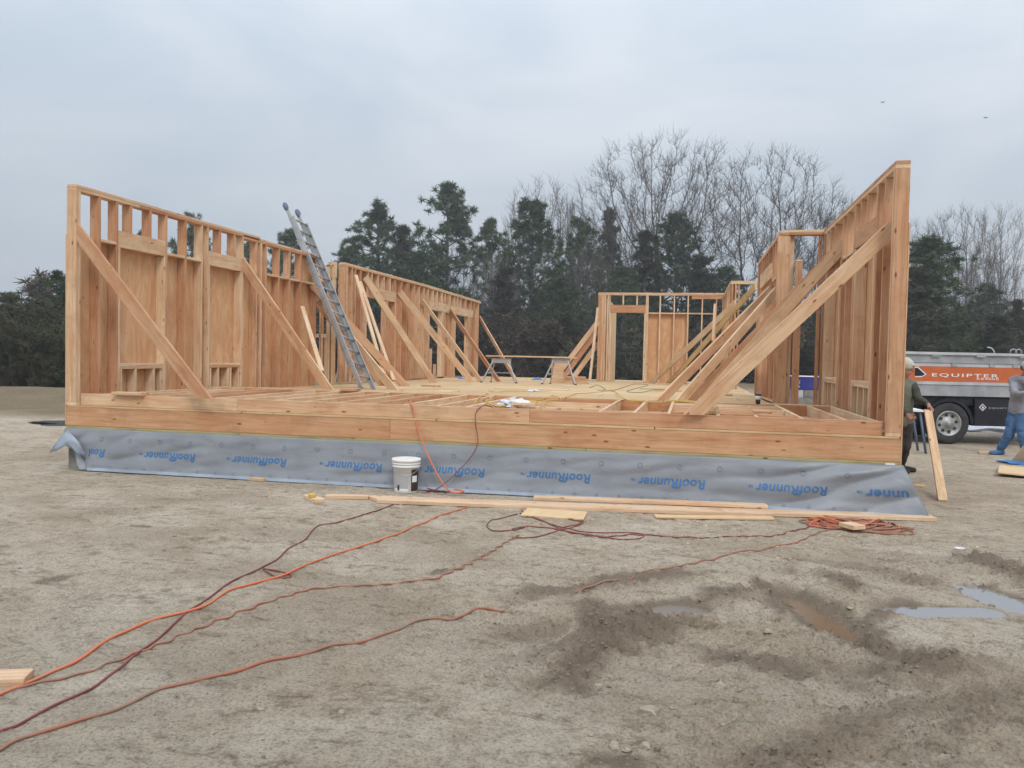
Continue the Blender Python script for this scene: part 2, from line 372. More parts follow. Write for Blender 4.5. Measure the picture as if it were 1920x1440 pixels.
def ground_fields(x, y):
    z = GZ + .05*(fbm(x*.35, y*.35, 3, 11)-.5) + .03*(fbm(x*1.6, y*1.6, 4, 3)-.5)
    near = np.clip((8-np.hypot(x-8, y+3))/5, 0, 1)
    wet = np.clip(.9*(fbm(x*.9+4, y*1.6, 4, 21)-.46)*3, 0, .5)
    ch = np.zeros(np.shape(x)); rough = .35+0*x
    for pts, wd, hh in CHURN:
        mk = seg_mask(x, y, pts, wd*1.5, .6); n = fbm(x*7, y*7, 6, 31, .72); z = z+.8*mk*hh*(2.6*np.clip(n-.40, -.1, .26)+.04)+mk*.045*(fbm(x*16, y*16, 5, 35, .75)-.5); ch = np.maximum(ch, mk); 
    rut = np.zeros(np.shape(x))
    for pts, wd, hh in RUTS: mk = seg_mask(x, y, pts, wd*1.4); z = z+mk*hh; rut = np.maximum(rut, mk)
    for pts, wd in PUD:
        mk = seg_mask(x, y, pts, wd*1.9, .25); z = z-.075*mk; wet = np.maximum(wet, np.clip(mk*2.2, 0, 1))
    wet = np.clip(np.maximum(wet, np.maximum(ch*1.05, rut*.75)), 0, 1)
    for pts, wd in TREAD:
        mk = seg_mask(x, y, pts, wd*1.3, .1); a = gp(*pts[0]); b = gp(*pts[-1]); dx, dy = b[0]-a[0], b[1]-a[1]; l = math.hypot(dx, dy)
        s = ((x-a[0])*dx+(y-a[1])*dy)/l; t = ((x-a[0])*dy-(y-a[1])*dx)/l
        z = z+mk*.011*np.sin((s+.5*np.abs(t))*2*math.pi/.075)*(.5+.8*vnoise(x*5, y*5, 9)); wet = np.maximum(wet, mk*.6)
    # ground rises a little inside the churned half of the yard
    z = z+near*.030*(fbm(x*7, y*7, 5, 41, .7)-.5)*(.35+1.9*np.clip(ch+rut+wet*.6, 0, 1))
    z = z+near*.02*np.clip(fbm(x*2.2, y*5, 4, 51, .6)-.55, 0, 1)*1.6
    # torn, ridged mud over the right half of the yard
    zn = np.maximum(seg_mask(x, y, [(1060, 1200), (1300, 1190), (1560, 1215), (1960, 1260)], 1.05, .5), np.maximum(seg_mask(x, y, [(1450, 1420), (1960, 1340)], .75, .5), .8*seg_mask(x, y, [(1180, 1100), (1960, 1075)], .8, .6)))
    wx = x+.25*(fbm(x*2.2, y*2.2, 3, 91)-.5); wy = y+.25*(fbm(x*2.2+9, y*2.2, 3, 92)-.5)
    rg = 1-np.abs(2*fbm(wx*2.6, wy*3.8, 5, 93, .6)-1); rg2 = 1-np.abs(2*fbm(wx*9, wy*12, 4, 94, .65)-1)
    z = z+zn*(.062*(rg**3-.55)+.042*(rg2**2-.6)*(.5+wet)); wet = np.clip(np.maximum(wet, zn*(.05+1.0*np.clip(fbm(wx*1.6, wy*2.6, 4, 95, .6)-.38, 0, 1)*2.2)), 0, 1)
    z = z+.30*np.exp(-((x+12)/6)**2-((y-12.5)/2.0)**2)
    # keep the strip along the foundation calm
    calm = np.clip(1-np.abs(y+.3)/1.1, 0, 1)*np.clip((x+1)/1, 0, 1); z = z*(1-calm*.75)+GZ*calm*.75
    # boot prints, wheel marks and crumbled patches over the whole yard
    cr_ = np.abs(fbm(x*3.1+7, y*4.3, 5, 61, .62)-.5)*2; z = z-near*.020*np.clip(.16-cr_, 0, 1)*6*np.clip(fbm(x*.8, y*.8, 2, 63)*2.6-1.0, 0, 1)
    pt = np.clip(fbm(x*1.3, y*1.9, 3, 71)-.52, 0, 1)*5; pt = np.clip(pt, 0, 1); z = z+near*pt*.022*(fbm(x*15, y*15, 4, 73, .75)-.45)
    for (a0, b0, a1, b1) in ((0, 1010, 560, 1010), (0, 1050, 700, 1090), (100, 960, 900, 1130), (1500, 1030, 1300, 1440), (1650, 1030, 1500, 1440)):
        A = gp(a0, b0); B = gp(a1, b1); dx, dy = B[0]-A[0], B[1]-A[1]; l = math.hypot(dx, dy); s_ = ((x-A[0])*dx+(y-A[1])*dy)/l; t_ = ((x-A[0])*dy-(y-A[1])*dx)/l+.1*(fbm(s_*.5, s_*0+a0, 2, 81)-.5)
        mk = np.exp(-(t_/.11)**2)*np.clip(fbm(s_*.9, t_*2, 2, 83)*3-1.1, 0, 1); z = z-near*mk*(.012+.006*np.sin(s_*2*math.pi/.06+np.abs(t_)*30)); wet = np.maximum(wet, mk*.22)
    wet = np.clip(np.maximum(wet, pt*.42*near), 0, 1)
    dirt = np.clip(1-(np.hypot(x-5, (y-5))-24)/12, 0, 1)*(1-np.clip((-x-3.2)/2.5, 0, 1)*np.clip((y-5.5+1.5*(fbm(x*.8, y*.8, 3, 97)-.5))/2, 0, 1))
    return z, wet*np.clip((x+6)/5, .25, 1), dirt
def gh(x, y): z, _, _ = ground_fields(np.array([float(x)]), np.array([float(y)])); return float(z[0])
def axis(dense, lo, hi, far, step_end):
    a = list(dense); s = dense[-1]-dense[-2]; v = dense[-1]
    while v < hi: s = min(s*1.13, step_end); v += s; a.append(v)
    s = dense[1]-dense[0]; v = dense[0]; b = []
    while v > lo: s = min(s*1.13, step_end); v -= s; b.append(v)
    return np.array(b[::-1]+a)
gx = axis(np.arange(2.0, 11.8, .018), -420, 430, 0, 30)
yy = []; v = -6.7
while v < 1.2: yy.append(v); v += .012+.02*max(0, (v+6.7))/8*1.2
gy = axis(np.array(yy), -60, 620, 0, 30)
X, Y = np.meshgrid(gx, gy); Z, WET, DIRT = ground_fields(X, Y)
V = np.stack([X.ravel(), Y.ravel(), Z.ravel()], 1); nx, ny = len(gx), len(gy)
I = (np.arange(ny-1)[:, None]*nx+np.arange(nx-1)[None, :]).ravel()
Fc = np.stack([I, I+1, I+1+nx, I+nx], 1)
m, nt, b = newmat('sandy_mud', (.3, .25, .2), .9); L = nt.links.new; M['ground'] = m; b.inputs['Specular IOR Level'].default_value = .25
at = ND(nt, 'ShaderNodeAttribute', attribute_name='wet'); at2 = ND(nt, 'ShaderNodeAttribute', attribute_name='dirt')
tc = ND(nt, 'ShaderNodeTexCoord')
nA = ND(nt, 'ShaderNodeTexNoise', Scale=1.1, Detail=8, Roughness=.6, Distortion=.6); L(tc.outputs['Object'], nA.inputs['Vector'])
nB = ND(nt, 'ShaderNodeTexNoise', Scale=13, Detail=11, Roughness=.8); L(tc.outputs['Object'], nB.inputs['Vector'])
nC = ND(nt, 'ShaderNodeTexNoise', Scale=70, Detail=8, Roughness=.8); L(tc.outputs['Object'], nC.inputs['Vector'])
mpS = ND(nt, 'ShaderNodeMapping', Scale=(1.4, 2.6, 1)); mpS.inputs['Rotation'].default_value = (0, 0, .3); L(tc.outputs['Object'], mpS.inputs[0])
nD = ND(nt, 'ShaderNodeTexNoise', Scale=3.2, Detail=12, Roughness=.76, Distortion=.4); L(mpS.outputs[0], nD.inputs['Vector'])
rA = ramp(nt, [(.3, (.40, .325, .24)), (.5, (.475, .405, .315)), (.7, (.55, .48, .39))]); L(nA.outputs[0], rA.inputs[0])
rB = ramp(nt, [(.36, (.55, .52, .47)), (.5, (1, 1, 1)), (.68, (1.18, 1.17, 1.15))]); L(nB.outputs[0], rB.inputs[0])
rD = ramp(nt, [(.38, (.52, .47, .41)), (.46, (.98, .97, .96)), (.7, (1.14, 1.14, 1.14))]); L(nD.outputs[0], rD.inputs[0])
rC = ramp(nt, [(.38, (.42, .39, .35)), (.48, (.97, .96, .95)), (.60, (1.22, 1.22, 1.21))]); L(nC.outputs[0], rC.inputs[0])
col = mixc(nt, rA.outputs[0], rB.outputs[0], .8, 'MULTIPLY'); col = mixc(nt, col, rC.outputs[0], .8, 'MULTIPLY'); col = mixc(nt, col, rD.outputs[0], .8, 'MULTIPLY')
wetc = mixc(nt, (.085, .060, .042), (.34, .26, .19), nB.outputs[0])
wf = ND(nt, 'ShaderNodeMath', operation='MULTIPLY_ADD'); L(at.outputs['Fac'], wf.inputs[0]); wf.inputs[1].default_value = 1.35
nad = ND(nt, 'ShaderNodeMath', operation='MULTIPLY_ADD'); L(nB.outputs[0], nad.inputs[0]); nad.inputs[1].default_value = 2.6; L(nD.outputs[0], nad.inputs[2])
nsub = ND(nt, 'ShaderNodeMath', operation='SUBTRACT'); L(nad.outputs[0], nsub.inputs[0]); nsub.inputs[1].default_value = 2.18; L(nsub.outputs[0], wf.inputs[2]); wf.use_clamp = True
wr = ND(nt, 'ShaderNodeMapRange'); wr.inputs['From Min'].default_value = .28; wr.inputs['From Max'].default_value = 1.0; wr.inputs['To Max'].default_value = .85; L(wf.outputs[0], wr.inputs[0])
soft = mixc(nt, col, (.74, .70, .66), wf.outputs[0], 'MULTIPLY'); col = mixc(nt, soft, wetc, wr.outputs[0])
gr = mixc(nt, (.13, .105, .06), (.27, .20, .125), nA.outputs[0]); gr = mixc(nt, gr, rB.outputs[0], .8, 'MULTIPLY')
sand = col; col = mixc(nt, gr, col, at2.outputs['Fac'])
L(col, b.inputs['Base Color'])
rr = ND(nt, 'ShaderNodeMapRange'); rr.inputs['To Min'].default_value = .95; rr.inputs['To Max'].default_value = .48; L(wr.outputs[0], rr.inputs[0]); L(rr.outputs[0], b.inputs['Roughness'])
hs = ND(nt, 'ShaderNodeMath', operation='MULTIPLY_ADD'); L(nC.outputs[0], hs.inputs[0]); hs.inputs[1].default_value = .3; L(nB.outputs[0], hs.inputs[2])
bump(nt, b, hs.outputs[0], 1.0, .035)
g = big('ground', V, Fc, 'ground', smooth=True); tag(g, kind='structure')
for nm, A in (('wet', WET), ('dirt', DIRT)):
    a = g.data.attributes.new(nm, 'FLOAT', 'POINT'); a.data.foreach_set('value', A.astype(np.float32).ravel())

# puddles: flat water sheets lying in the hollows
def water(name, col, rough):
    m, nt, b = newmat(name, col, rough); b.inputs['Specular IOR Level'].default_value = 1.0; b.inputs['IOR'].default_value = 1.5; M[name] = m
    n = ND(nt, 'ShaderNodeTexNoise', Scale=3, Detail=2); bump(nt, b, n.outputs[0], .05, .004)
water('brown_water', (.155, .108, .070), .16); water('sky_grey_water', (.20, .195, .195), .05); water('mud_water', (.15, .118, .09), .35)  # the neutral grey puddle colour is lightened to imitate part of the sky reflection
for (pts, wd), mt, dz in zip(PUD, ('brown_water', 'sky_grey_water', 'sky_grey_water', 'mud_water'), (.052, .056, .050, .036)):
    P = [gp(*p) for p in pts]; cx = sum(p[0] for p in P)/len(P); cy = sum(p[1] for p in P)/len(P)
    hx = (max(p[0] for p in P)-min(p[0] for p in P))/2+wd*1.7; hy = (max(p[1] for p in P)-min(p[1] for p in P))/2+wd*1.7
    zc = min(gh(*p) for p in P)
    vs = [(cx+hx*math.cos(t), cy+hy*math.sin(t), zc+dz) for t in np.linspace(0, 2*math.pi, 33)[:-1]]
    tag(meshobj('puddle', vs, [tuple(range(32))], mt), kind='structure')

# ------------------------------------------------------------------ foundation, floor platform
W = 9.78
def Fz(y):   # top of the deck
    ks = [(-1, .15), (2.9, .15), (3.3, .138), (4, .105), (5.2, .06), (6.7, .05), (9, .032), (16.4, .015), (20.8, -.14)]
    for (a, za), (b, zb) in zip(ks[:-1], ks[1:]):
        if y <= b: return za+(zb-za)*(y-a)/(b-a)
    return ks[-1][1]
f = thing('foundation_wall', 'grey poured concrete foundation wall under the house platform', 'foundation', (W/2, 8, -.9))
mb = MB(); mb.box((.02, .02, -1.2), (W-.02, .24, -.292)); mb.box((.02, .24, -1.2), (.24, 20.6, -.292)); mb.box((W-.24, .24, -1.2), (W-.02, 4.4, -.292))
mb.box((8.9, 4.4, -1.2), (9.12, 16.6, -.292)); mb.box((W-.9, 4.18, -1.2), (W-.24, 4.4, -.292)); mb.box((.24, 20.4, -1.2), (8.9, 20.6, -.292)); mb.build('concrete', 'concrete', f)
f = thing('floor_platform', 'wooden floor platform with front rim beam, raised joists and plywood deck', 'floor frame', (W/2, 8, -.29))
ZR = -.018
for x0, x1 in ((0, 4.33), (4.333, W)): board('rim_beam', (x0, .019, ZR-.1175), (x1, .019, ZR-.1175), .235, .038, 'rim', f)
board('rim_beam', (.019, .04, ZR-.1175), (.019, 20.6, ZR-.1175), .235, .038, 'rim', f)
board('rim_beam', (W-.019, .04, ZR-.1175), (W-.019, 4.45, ZR-.1175), .235, .038, 'rim', f)
for x0, x1 in ((.003, 3.2), (3.202, 6.6), (6.602, W-.003)): board('sill_plate', (x0, .075, -.272), (x1, .075, -.272), .144, .036, 'treated', f, up=(0, 1, 0))
mb = MB(); mb.box((-.004, -.006, ZR+.0005), (W+.004, 4.5, -.0005)); mb.box((-.004, 4.5, ZR+.0005), (9.14, 20.6, -.16+.14)); mb.build('subfloor', 'deck', f)
# raised front frame: rim boards, joists running back, trimmers
ys = .085
for x0, x1 in ((.155, 2.35), (2.352, 5.95), (5.952, 9.625)): board('joist_rim', (x0, ys, .0755), (x1, ys, .0755), .148, .038, 'wood', f)
YH = 2.88
for x0, x1 in ((.155, 3.6), (3.602, 7.0), (7.002, 9.625)): board('header_joist', (x0, YH, .072), (x1, YH, .072), .141, .038, 'rim', f)
xs = [.38+.406*i for i in range(12)]
for x in xs: board('joist', (x, ys+.02, .0745), (x, YH-.02, .0745), .145, .038, 'pale' if random.random() < .3 else 'wood', f)
for x in (5.2, 6.72, 7.10, 7.47, 8.85, 9.28, 9.58): board('joist', (x, ys+.02, .0745), (x, YH-.02, .0745), .145, .038, 'pale', f)
for x0, x1, y in ((5.22, 6.70, .62), (5.22, 6.70, 1.75), (7.49, 8.83, .50), (7.49, 8.83, 1.55), (7.49, 8.83, 2.05), (7.49, 8.83, 2.45), (6.74, 7.08, .3), (7.12, 7.45, .3)):
    board('trimmer', (x0, y, .0735), (x1, y, .0735), .142, .038, 'pale' if y > 1 else 'wood', f)
for x in (5.7, 6.2, 8.0, 8.4): board('trimmer', (x, ys+.02, .0735), (x, .60 if x < 7 else .48, .0735), .142, .038, 'wood', f)
for x in (7.9, 8.45): board('trimmer', (x, 2.07, .0735), (x, 2.43, .0735), .142, .038, 'wood', f)
# plywood deck
mb = MB(); yk = [YH-.019, 3.3, 4.0, 4.45, 5.2, 6.7, 8.7, 12, 16.4, 16.55, 20.6]
def xr(y): return 9.62 if y < 4.44 else (8.98 if y < 16.5 else 5.0)
for a, b2 in zip(yk[:-1], yk[1:]):
    x1 = xr((a+b2)/2); i = len(mb.v)
    for yv in (a, b2):
        for (xx, dz) in ((.16, -.018), (x1, -.018), (x1, 0), (.16, 0)): mb.v.append(Vector((xx, yv, Fz(yv)+dz)))
    mb.f += [(i+3, i+2, i+6, i+7), (i, i+4, i+5, i+1), (i, i+1, i+2, i+3), (i+5, i+4, i+7, i+6), (i+1, i+5, i+6, i+2), (i, i+3, i+7, i+4)]
mb.build('deck_sheathing', 'deck', f)
board('rim_beam', (.2, 20.58, -.27), (5.0, 20.58, -.27), .235, .038, 'rim', f); board('rim_beam', (5.0, 16.56, -.13), (8.98, 16.56, -.13), .235, .038, 'rim', f)

# ------------------------------------------------------------------ stud walls
H = 2.77
def stud(f, x, y, z0, z1, name='stud', mat='wood', axis='x', t=.038, w=.14):
    """axis x: wide face across a wall that runs along y"""
    return board(name, (x, y, z0), (x, y, z1), w, t, mat, f, up=(1, 0, 0) if axis == 'x' else (0, 1, 0))
def plateY(f, x, y0, y1, z, name='top_plate', mat='pale', w=.14): return board(name, (x, y0, z), (x, y1, z), w, .038, mat, f, up=(1, 0, 0))
# left wall, front length
f = thing('stud_wall', 'long left stud wall nearest the camera, two sheathed window openings', 'wall', (.07, 3.3, 0))
for y0, y1, dz in ((0, 2.4, 0), (2.402, 4.45, 0), (4.452, 6.72, -.03)): plateY(f, .07, y0, y1, H-.019+dz)
for y0, y1, dz in ((0.0, 1.2, 0), (1.202, 3.9, 0), (3.902, 6.72, -.03)): plateY(f, .07, y0, y1, H-.0585+dz, mat='wood')
plateY(f, .07, 0, 6.72, .0195, 'bottom_plate')
zt = H-.078
for y in (.019, .42, .75, 1.80, 2.27, 2.69, 2.85, 3.89, 4.35, 4.47, 4.68, 5.15, 5.57, 6.03, 6.69): stud(f, .07, y, .039, zt-(.03 if y > 4.46 else 0))
stud(f, .07, 4.51, .039, zt-.03, mat='pale'); stud(f, .0705, .0585, .039, zt, mat='pale')
for y in (.79, 1.76, 2.89, 3.85): stud(f, .07, y, .039, 2.09, 'jack_stud', 'pale')
for y in (1.03, 1.44, 3.20, 3.62): stud(f, .07, y, 2.315, zt, 'cripple_stud')
for (a, b2) in ((.771, 1.779), (2.871, 3.869)):
    board('header', (.12, a, 2.203), (.12, b2, 2.203), .222, .038, 'hdr', f); board('header', (.03, a, 2.203), (.03, b2, 2.203), .222, .038, 'hdr', f)
    plateY(f, .0695, a+.04, b2-.04, .508, 'window_sill'); plateY(f, .0695, a+.04, b2-.04, .469, 'window_sill', 'wood')
for y in (.84, 1.14, 1.53, 1.71, 2.95, 3.17, 3.47, 3.54, 3.79): stud(f, .07, y, .039, .449, 'cripple_stud', 'pale')
for a, b2 in ((.44, .73), (1.82, 2.25), (2.29, 2.67), (4.7, 5.13), (5.17, 5.55), (5.59, 6.01), (6.05, 6.67), (3.91, 4.33)): plateY(f, .069, a, b2, 2.135, 'blocking', 'pale')
mb = MB()
for y0, y1 in ((-.0, 1.22), (1.223, 2.44), (2.443, 3.66), (3.663, 4.88), (4.883, 6.1), (6.103, 6.72)): mb.box((-.015, y0, -.25), (-.001, y1, 2.15 if y1 < 6.2 else 2.7))
mb.build('sheathing_panel', 'ply', f)
# short wall that closes the jog behind the front length
f = thing('stud_wall', 'short wall frame with a small open window, behind the extension ladder', 'wall', (-.2, 7.55, 0))
for x in (-.55, -.35, -.12): stud(f, x, 7.5, .05, 2.55, axis='y')
for x in (.05, .09, .165): stud(f, x, 7.5, .05, 2.65, axis='y', mat='wood')
board('window_sill', (-.6, 7.5, 1.08), (.03, 7.5, 1.08), .14, .04, 'pale', f, up=(0, 1, 0)); board('window_sill', (-.6, 7.5, 1.12), (.03, 7.5, 1.12), .14, .038, 'pale', f, up=(0, 1, 0))
board('header', (-.6, 7.45, 2.36), (.03, 7.45, 2.36), .2, .038, 'hdr', f); board('top_plate', (-.6, 7.5, 2.6), (.18, 7.5, 2.6), .14, .038, 'pale', f, up=(0, 1, 0))
board('cripple_stud', (-.07, 7.5, .05), (-.07, 7.5, 1.06), .14, .038, 'pale', f, up=(0, 1, 0)); board('cripple_stud', (.01, 7.5, .05), (.01, 7.5, 1.06), .14, .038, 'wood', f, up=(0, 1, 0))
mb = MB(); mb.box((.10, 7.46, 2.35), (.24, 7.475, 2.68)); mb.build('sheathing_panel', 'plypale', f)
# left wall, rear length, with three door openings
f = thing('stud_wall', 'left rear stud wall with three open doorways beyond the extension ladder', 'wall', (.0, 14, 0))
XL = .0
def y3(px):  # photo column -> y on the inner face of this wall
    lo, hi = 7.0, 24.0
    for _ in range(40):
        mid = (lo+hi)/2; d = Vector((XL+.07, mid, 1.5))-Vector(CAM); q = 960+F_PX*np.dot(AX[0], d)/np.dot(AX[2], d)
        if q < px: lo = mid
        else: hi = mid
    return lo
full = [647, 660, 666, 676, 727, 740, 753, 763, 766, 777, 786, 795, 803, 835, 840, 852, 883, 889, 897]
crip = [690, 697, 709, 720, 731, 812, 820, 829, 844, 858, 864, 873]
for px in full: y = y3(px); stud(f, XL, y, Fz(y)+.04, 2.69)
for px in (687, 742, 805, 833.5, 854, 880): y = y3(px); stud(f, XL, y, Fz(y)+.04, 2.1, 'jack_stud', 'pale')
stud(f, XL, y3(725), Fz(11)+.04, 2.1, 'jack_stud', t=.12); stud(f, XL, y3(831), Fz(15.5)+.04, 2.1, 'jack_stud', t=.3); stud(f, XL, y3(881), Fz(18.6)+.04, 2.1, 'jack_stud', t=.5)
stud(f, XL, y3(650)-.02, Fz(8)+.04, 2.69, mat='hdr', t=.14)
for px in crip: stud(f, XL, y3(px), 2.36, 2.69, 'cripple_stud', 'pale')
for a, b2 in ((688, 742), (805, 843), (845, 886)):
    ya, yb = y3(a), y3(b2); board('header', (XL+.055, ya, 2.23), (XL+.055, yb, 2.23), .26, .038, 'hdr', f); board('header', (XL-.04, ya, 2.23), (XL-.04, yb, 2.23), .26, .038, 'hdr', f)
ya, ym, yb = y3(646), y3(799), y3(901)
for z, mt in ((.019, 'pale'), (.058, 'wood')):
    board('top_plate', (XL, ya, 2.77-z), (XL, ym, 2.80-z), .14, .038, mt, f, up=(1, 0, 0)); board('top_plate', (XL, ym-.3, 2.80-z+.003), (XL, yb, 2.76-z), .14, .038, mt, f, up=(1, 0, 0))
for a, b2 in ((646, 687), (727, 804), (834, 854), (881, 900)):
    a, b2 = y3(a), y3(b2); board('bottom_plate', (XL, a, Fz(a)+.02), (XL, b2, Fz(b2)+.02), .14, .038, 'wood', f, up=(1, 0, 0))
mb = MB()
for a, b2 in ((646, 688), (725, 805), (831, 855), (879, 901)): mb.box((XL-.086, y3(a), -.3), (XL-.072, y3(b2)-.01, 2.76))
for a, b2 in ((688, 725), (805, 831), (855, 879)): mb.box((XL-.086, y3(a)+.002, 2.11), (XL-.072, y3(b2)-.012, 2.76))
mb.build('sheathing_panel', 'ply', f)
# right wall, front length
XR = W-.07-.002
f = thing('stud_wall', 'tall right stud wall with two window openings and heavy front corner post', 'wall', (XR, 2.2, 0))
for y0, y1 in ((0, 1.9), (1.902, 4.45)): plateY(f, XR, y0, y1, H-.019, mat='wood')
plateY(f, XR, 0, 4.45, H-.058, mat='pale'); plateY(f, XR, 0, 4.45, .0195, 'bottom_plate')
stud(f, XR, .019, .039, zt, mat='wood'); stud(f, XR+.001, .0585, .039, zt, mat='pale')
for y in (.43, .74, 2.03, 2.50, 2.82, 4.14, 4.43, 4.36): stud(f, XR, y, .039, zt)
for y in (.86, 1.91, 2.93, 4.04): stud(f, XR, y, .039, 2.14, 'jack_stud', 'pale')
for y in (.80, 1.97): stud(f, XR, y, .039, zt)
for y in (1.29, 1.66, 3.43, 3.8): stud(f, XR, y, 2.365, zt, 'cripple_stud')
for a, b2 in ((.82, 1.95), (2.85, 4.12)):
    board('header', (XR-.048, a, 2.255), (XR-.048, b2, 2.255), .21, .038, 'wood', f); board('header', (XR+.045, a, 2.255), (XR+.045, b2, 2.255), .21, .038, 'hdr', f)
for a, b2 in ((.88, 1.89), (2.95, 4.02)):
    plateY(f, XR, a, b2, .51, 'window_sill'); plateY(f, XR, a, b2, .471, 'window_sill')
for y in (.90, 1.16, 1.5, 1.86, 2.97, 3.3, 3.6, 3.99): stud(f, XR, y, .039, .451, 'cripple_stud', 'pale')
for a, b2 in ((.45, .72), (2.05, 2.48), (2.52, 2.8)): plateY(f, XR, a, b2, 2.135, 'blocking', 'pale')
mb = MB()
for y0, y1, zz in ((0.0, 1.22, 2.15), (1.223, 2.44, 2.15), (2.443, 3.66, 2.15), (3.663, 4.45, 2.15)): mb.box((W+.001, y0, -.29), (W+.014, y1, zz))
mb.build('sheathing_panel', 'ply', f)
board('block', (W+.02, .3, 2.03), (W+.02, .9, 2.25), .09, .04, 'wood', f)
# doorway between right wall and the stepped-in wall
f = thing('doorway_frame', 'open doorway frame facing forward between the two right stud walls', 'door frame', (9.35, 4.45, 0))
for z in (.019, .058): board('top_plate', (9.14, 4.45, H-z), (9.64, 4.45, H-z), .14, .038, 'pale' if z < .03 else 'wood', f, up=(0, 1, 0))
stud(f, 9.285, 4.40, .05, 2.28, 'jack_stud', 'wood', 'x', .05, .105); board('cap_block', (9.24, 4.40, 2.30), (9.34, 4.40, 2.30), .06, .03, 'pale', f, up=(0, 1, 0))
stud(f, 9.60, 4.48, .04, zt, axis='y'); board('bottom_plate', (9.14, 4.45, .02), (9.34, 4.45, .02), .12, .038, 'pale', f, up=(0, 1, 0))
# second right wall
f = thing('stud_wall', 'stepped-in right stud wall behind the two forward braces, pale header in it', 'wall', (9.07, 6.5, 0))
XB = 9.07
stud(f, XB-.01, 4.43, Fz(4.4), zt, axis='y', w=.04, t=.185); stud(f, XB, 4.48, Fz(4.4), zt); stud(f, 9.15, 4.5, Fz(4.4), zt, mat='pale')
for y in (4.8, 5.15, 5.55, 5.95, 6.35, 6.75, 7.15, 7.55, 7.95, 8.3, 8.55): stud(f, XB, y, Fz(y)+.03, zt)
for z, mt in ((.019, 'pale'), (.058, 'wood')): plateY(f, XB, 4.4, 8.6, H-z, mat=mt)
board('bottom_plate', (XB, 4.45, Fz(4.45)+.019), (XB, 8.6, Fz(8.6)+.019), .14, .036, 'pale', f, up=(1, 0, 0))
board('header', (XB-.085, 5.5, 2.27), (XB-.085, 7.6, 2.27), .26, .03, 'hdr', f)
for a, b2 in ((4.5, 5.13), (5.17, 5.53)): plateY(f, XB, a, b2, 2.1, 'blocking', 'pale')
mb = MB(); mb.box((XB+.072, 4.55, -.29), (XB+.086, 5.6, 1.5)); mb.box((XB+.072, 5.603, -.29), (XB+.086, 8.6, .75)); mb.box((XB+.072, 5.603, 2.2), (XB+.086, 8.6, 2.72)); mb.build('sheathing_panel', 'ply', f)
# third stepped frame
f = thing('doorway_frame', 'short top-plated frame facing forward between stepped-in wall and rear wall', 'door frame', (8.9, 12.6, 0))
for z in (.019, .058): board('top_plate', (8.66, 12.6, H-z), (9.5, 12.6, H-z), .14, .038, 'pale', f, up=(0, 1, 0))
for x in (8.70, 8.78, 8.86, 9.45): stud(f, x, 12.6, 0, 2.69, axis='y')
f = thing('stud_wall', 'short right stud wall running back to the rear wall', 'wall', (8.72, 14.5, 0))
for y in (12.75, 13.2, 13.6, 14.0, 14.4, 14.8, 15.2, 15.6, 16.0, 16.25): stud(f, 8.72, y, .03, 2.69)
for z in (.019, .058): plateY(f, 8.72, 12.68, 16.45, H-z, mat='pale')
# rear wall
f = thing('stud_wall', 'rear stud wall facing the camera with doorway and orange plywood panel', 'wall', (6.8, 16.38, 0)); YR = 16.38
for z, mt in ((.019, 'pale'), (.058, 'wood')): board('top_plate', (4.88, YR, H-z), (8.65, YR, H-z), .14, .038, mt, f, up=(0, 1, 0))
for x in (4.91, 4.95, 4.99, 5.03, 5.07, 5.11, 5.19, 5.24, 6.36, 6.40, 6.77, 7.19, 7.60, 8.02, 8.43, 8.62): stud(f, x, YR, .03, 2.69, axis='y', mat='wood' if x < 5.1 or x > 8.4 else 'pale')
for x in (5.28, 6.32): stud(f, x, YR, .03, 2.15, 'jack_stud', 'pale', 'y')
for x in (5.65, 6.07): stud(f, x, YR, 2.4, 2.69, 'cripple_stud', 'pale', 'y')
board('header', (5.26, YR-.05, 2.275), (6.34, YR-.05, 2.275), .235, .038, 'rim', f); board('header', (5.26, YR+.05, 2.275), (6.34, YR+.05, 2.275), .235, .038, 'rim', f)
for a, b2 in ((6.42, 6.75), (6.79, 7.17), (7.21, 7.58), (7.62, 8.0), (8.04, 8.41)): board('blocking', (a, YR, 2.15), (b2, YR, 2.15), .14, .038, 'pale', f, up=(0, 1, 0))
board('bottom_plate', (4.9, YR, .03), (5.29, YR, .03), .14, .036, 'wood', f, up=(0, 1, 0)); board('bottom_plate', (6.31, YR, .03), (8.65, YR, .03), .14, .036, 'wood', f, up=(0, 1, 0))
mb = MB(); mb.box((6.38, YR+.072, -.2), (7.63, YR+.086, 2.14)); mb.build('sheathing_panel', 'ply', f)
board('header', (7.7, YR-.06, 2.63), (8.62, YR-.06, 2.63), .09, .03, 'rim', f)
# side wall returning back from the doorway
f = thing('stud_wall', 'pale plywood-faced return wall seen through the rear doorway', 'wall', (5.3, 18, 0))
for y in (16.5, 17.0, 17.4, 17.8, 18.2, 18.6, 19.0): stud(f, 5.0, y, -.2, 2.6)
plateY(f, 5.0, 16.46, 19.1, 2.62); mb = MB(); mb.box((5.20, 16.47, -.2), (5.215, 19.0, 2.5)); mb.build('sheathing_panel', 'plypale', f)

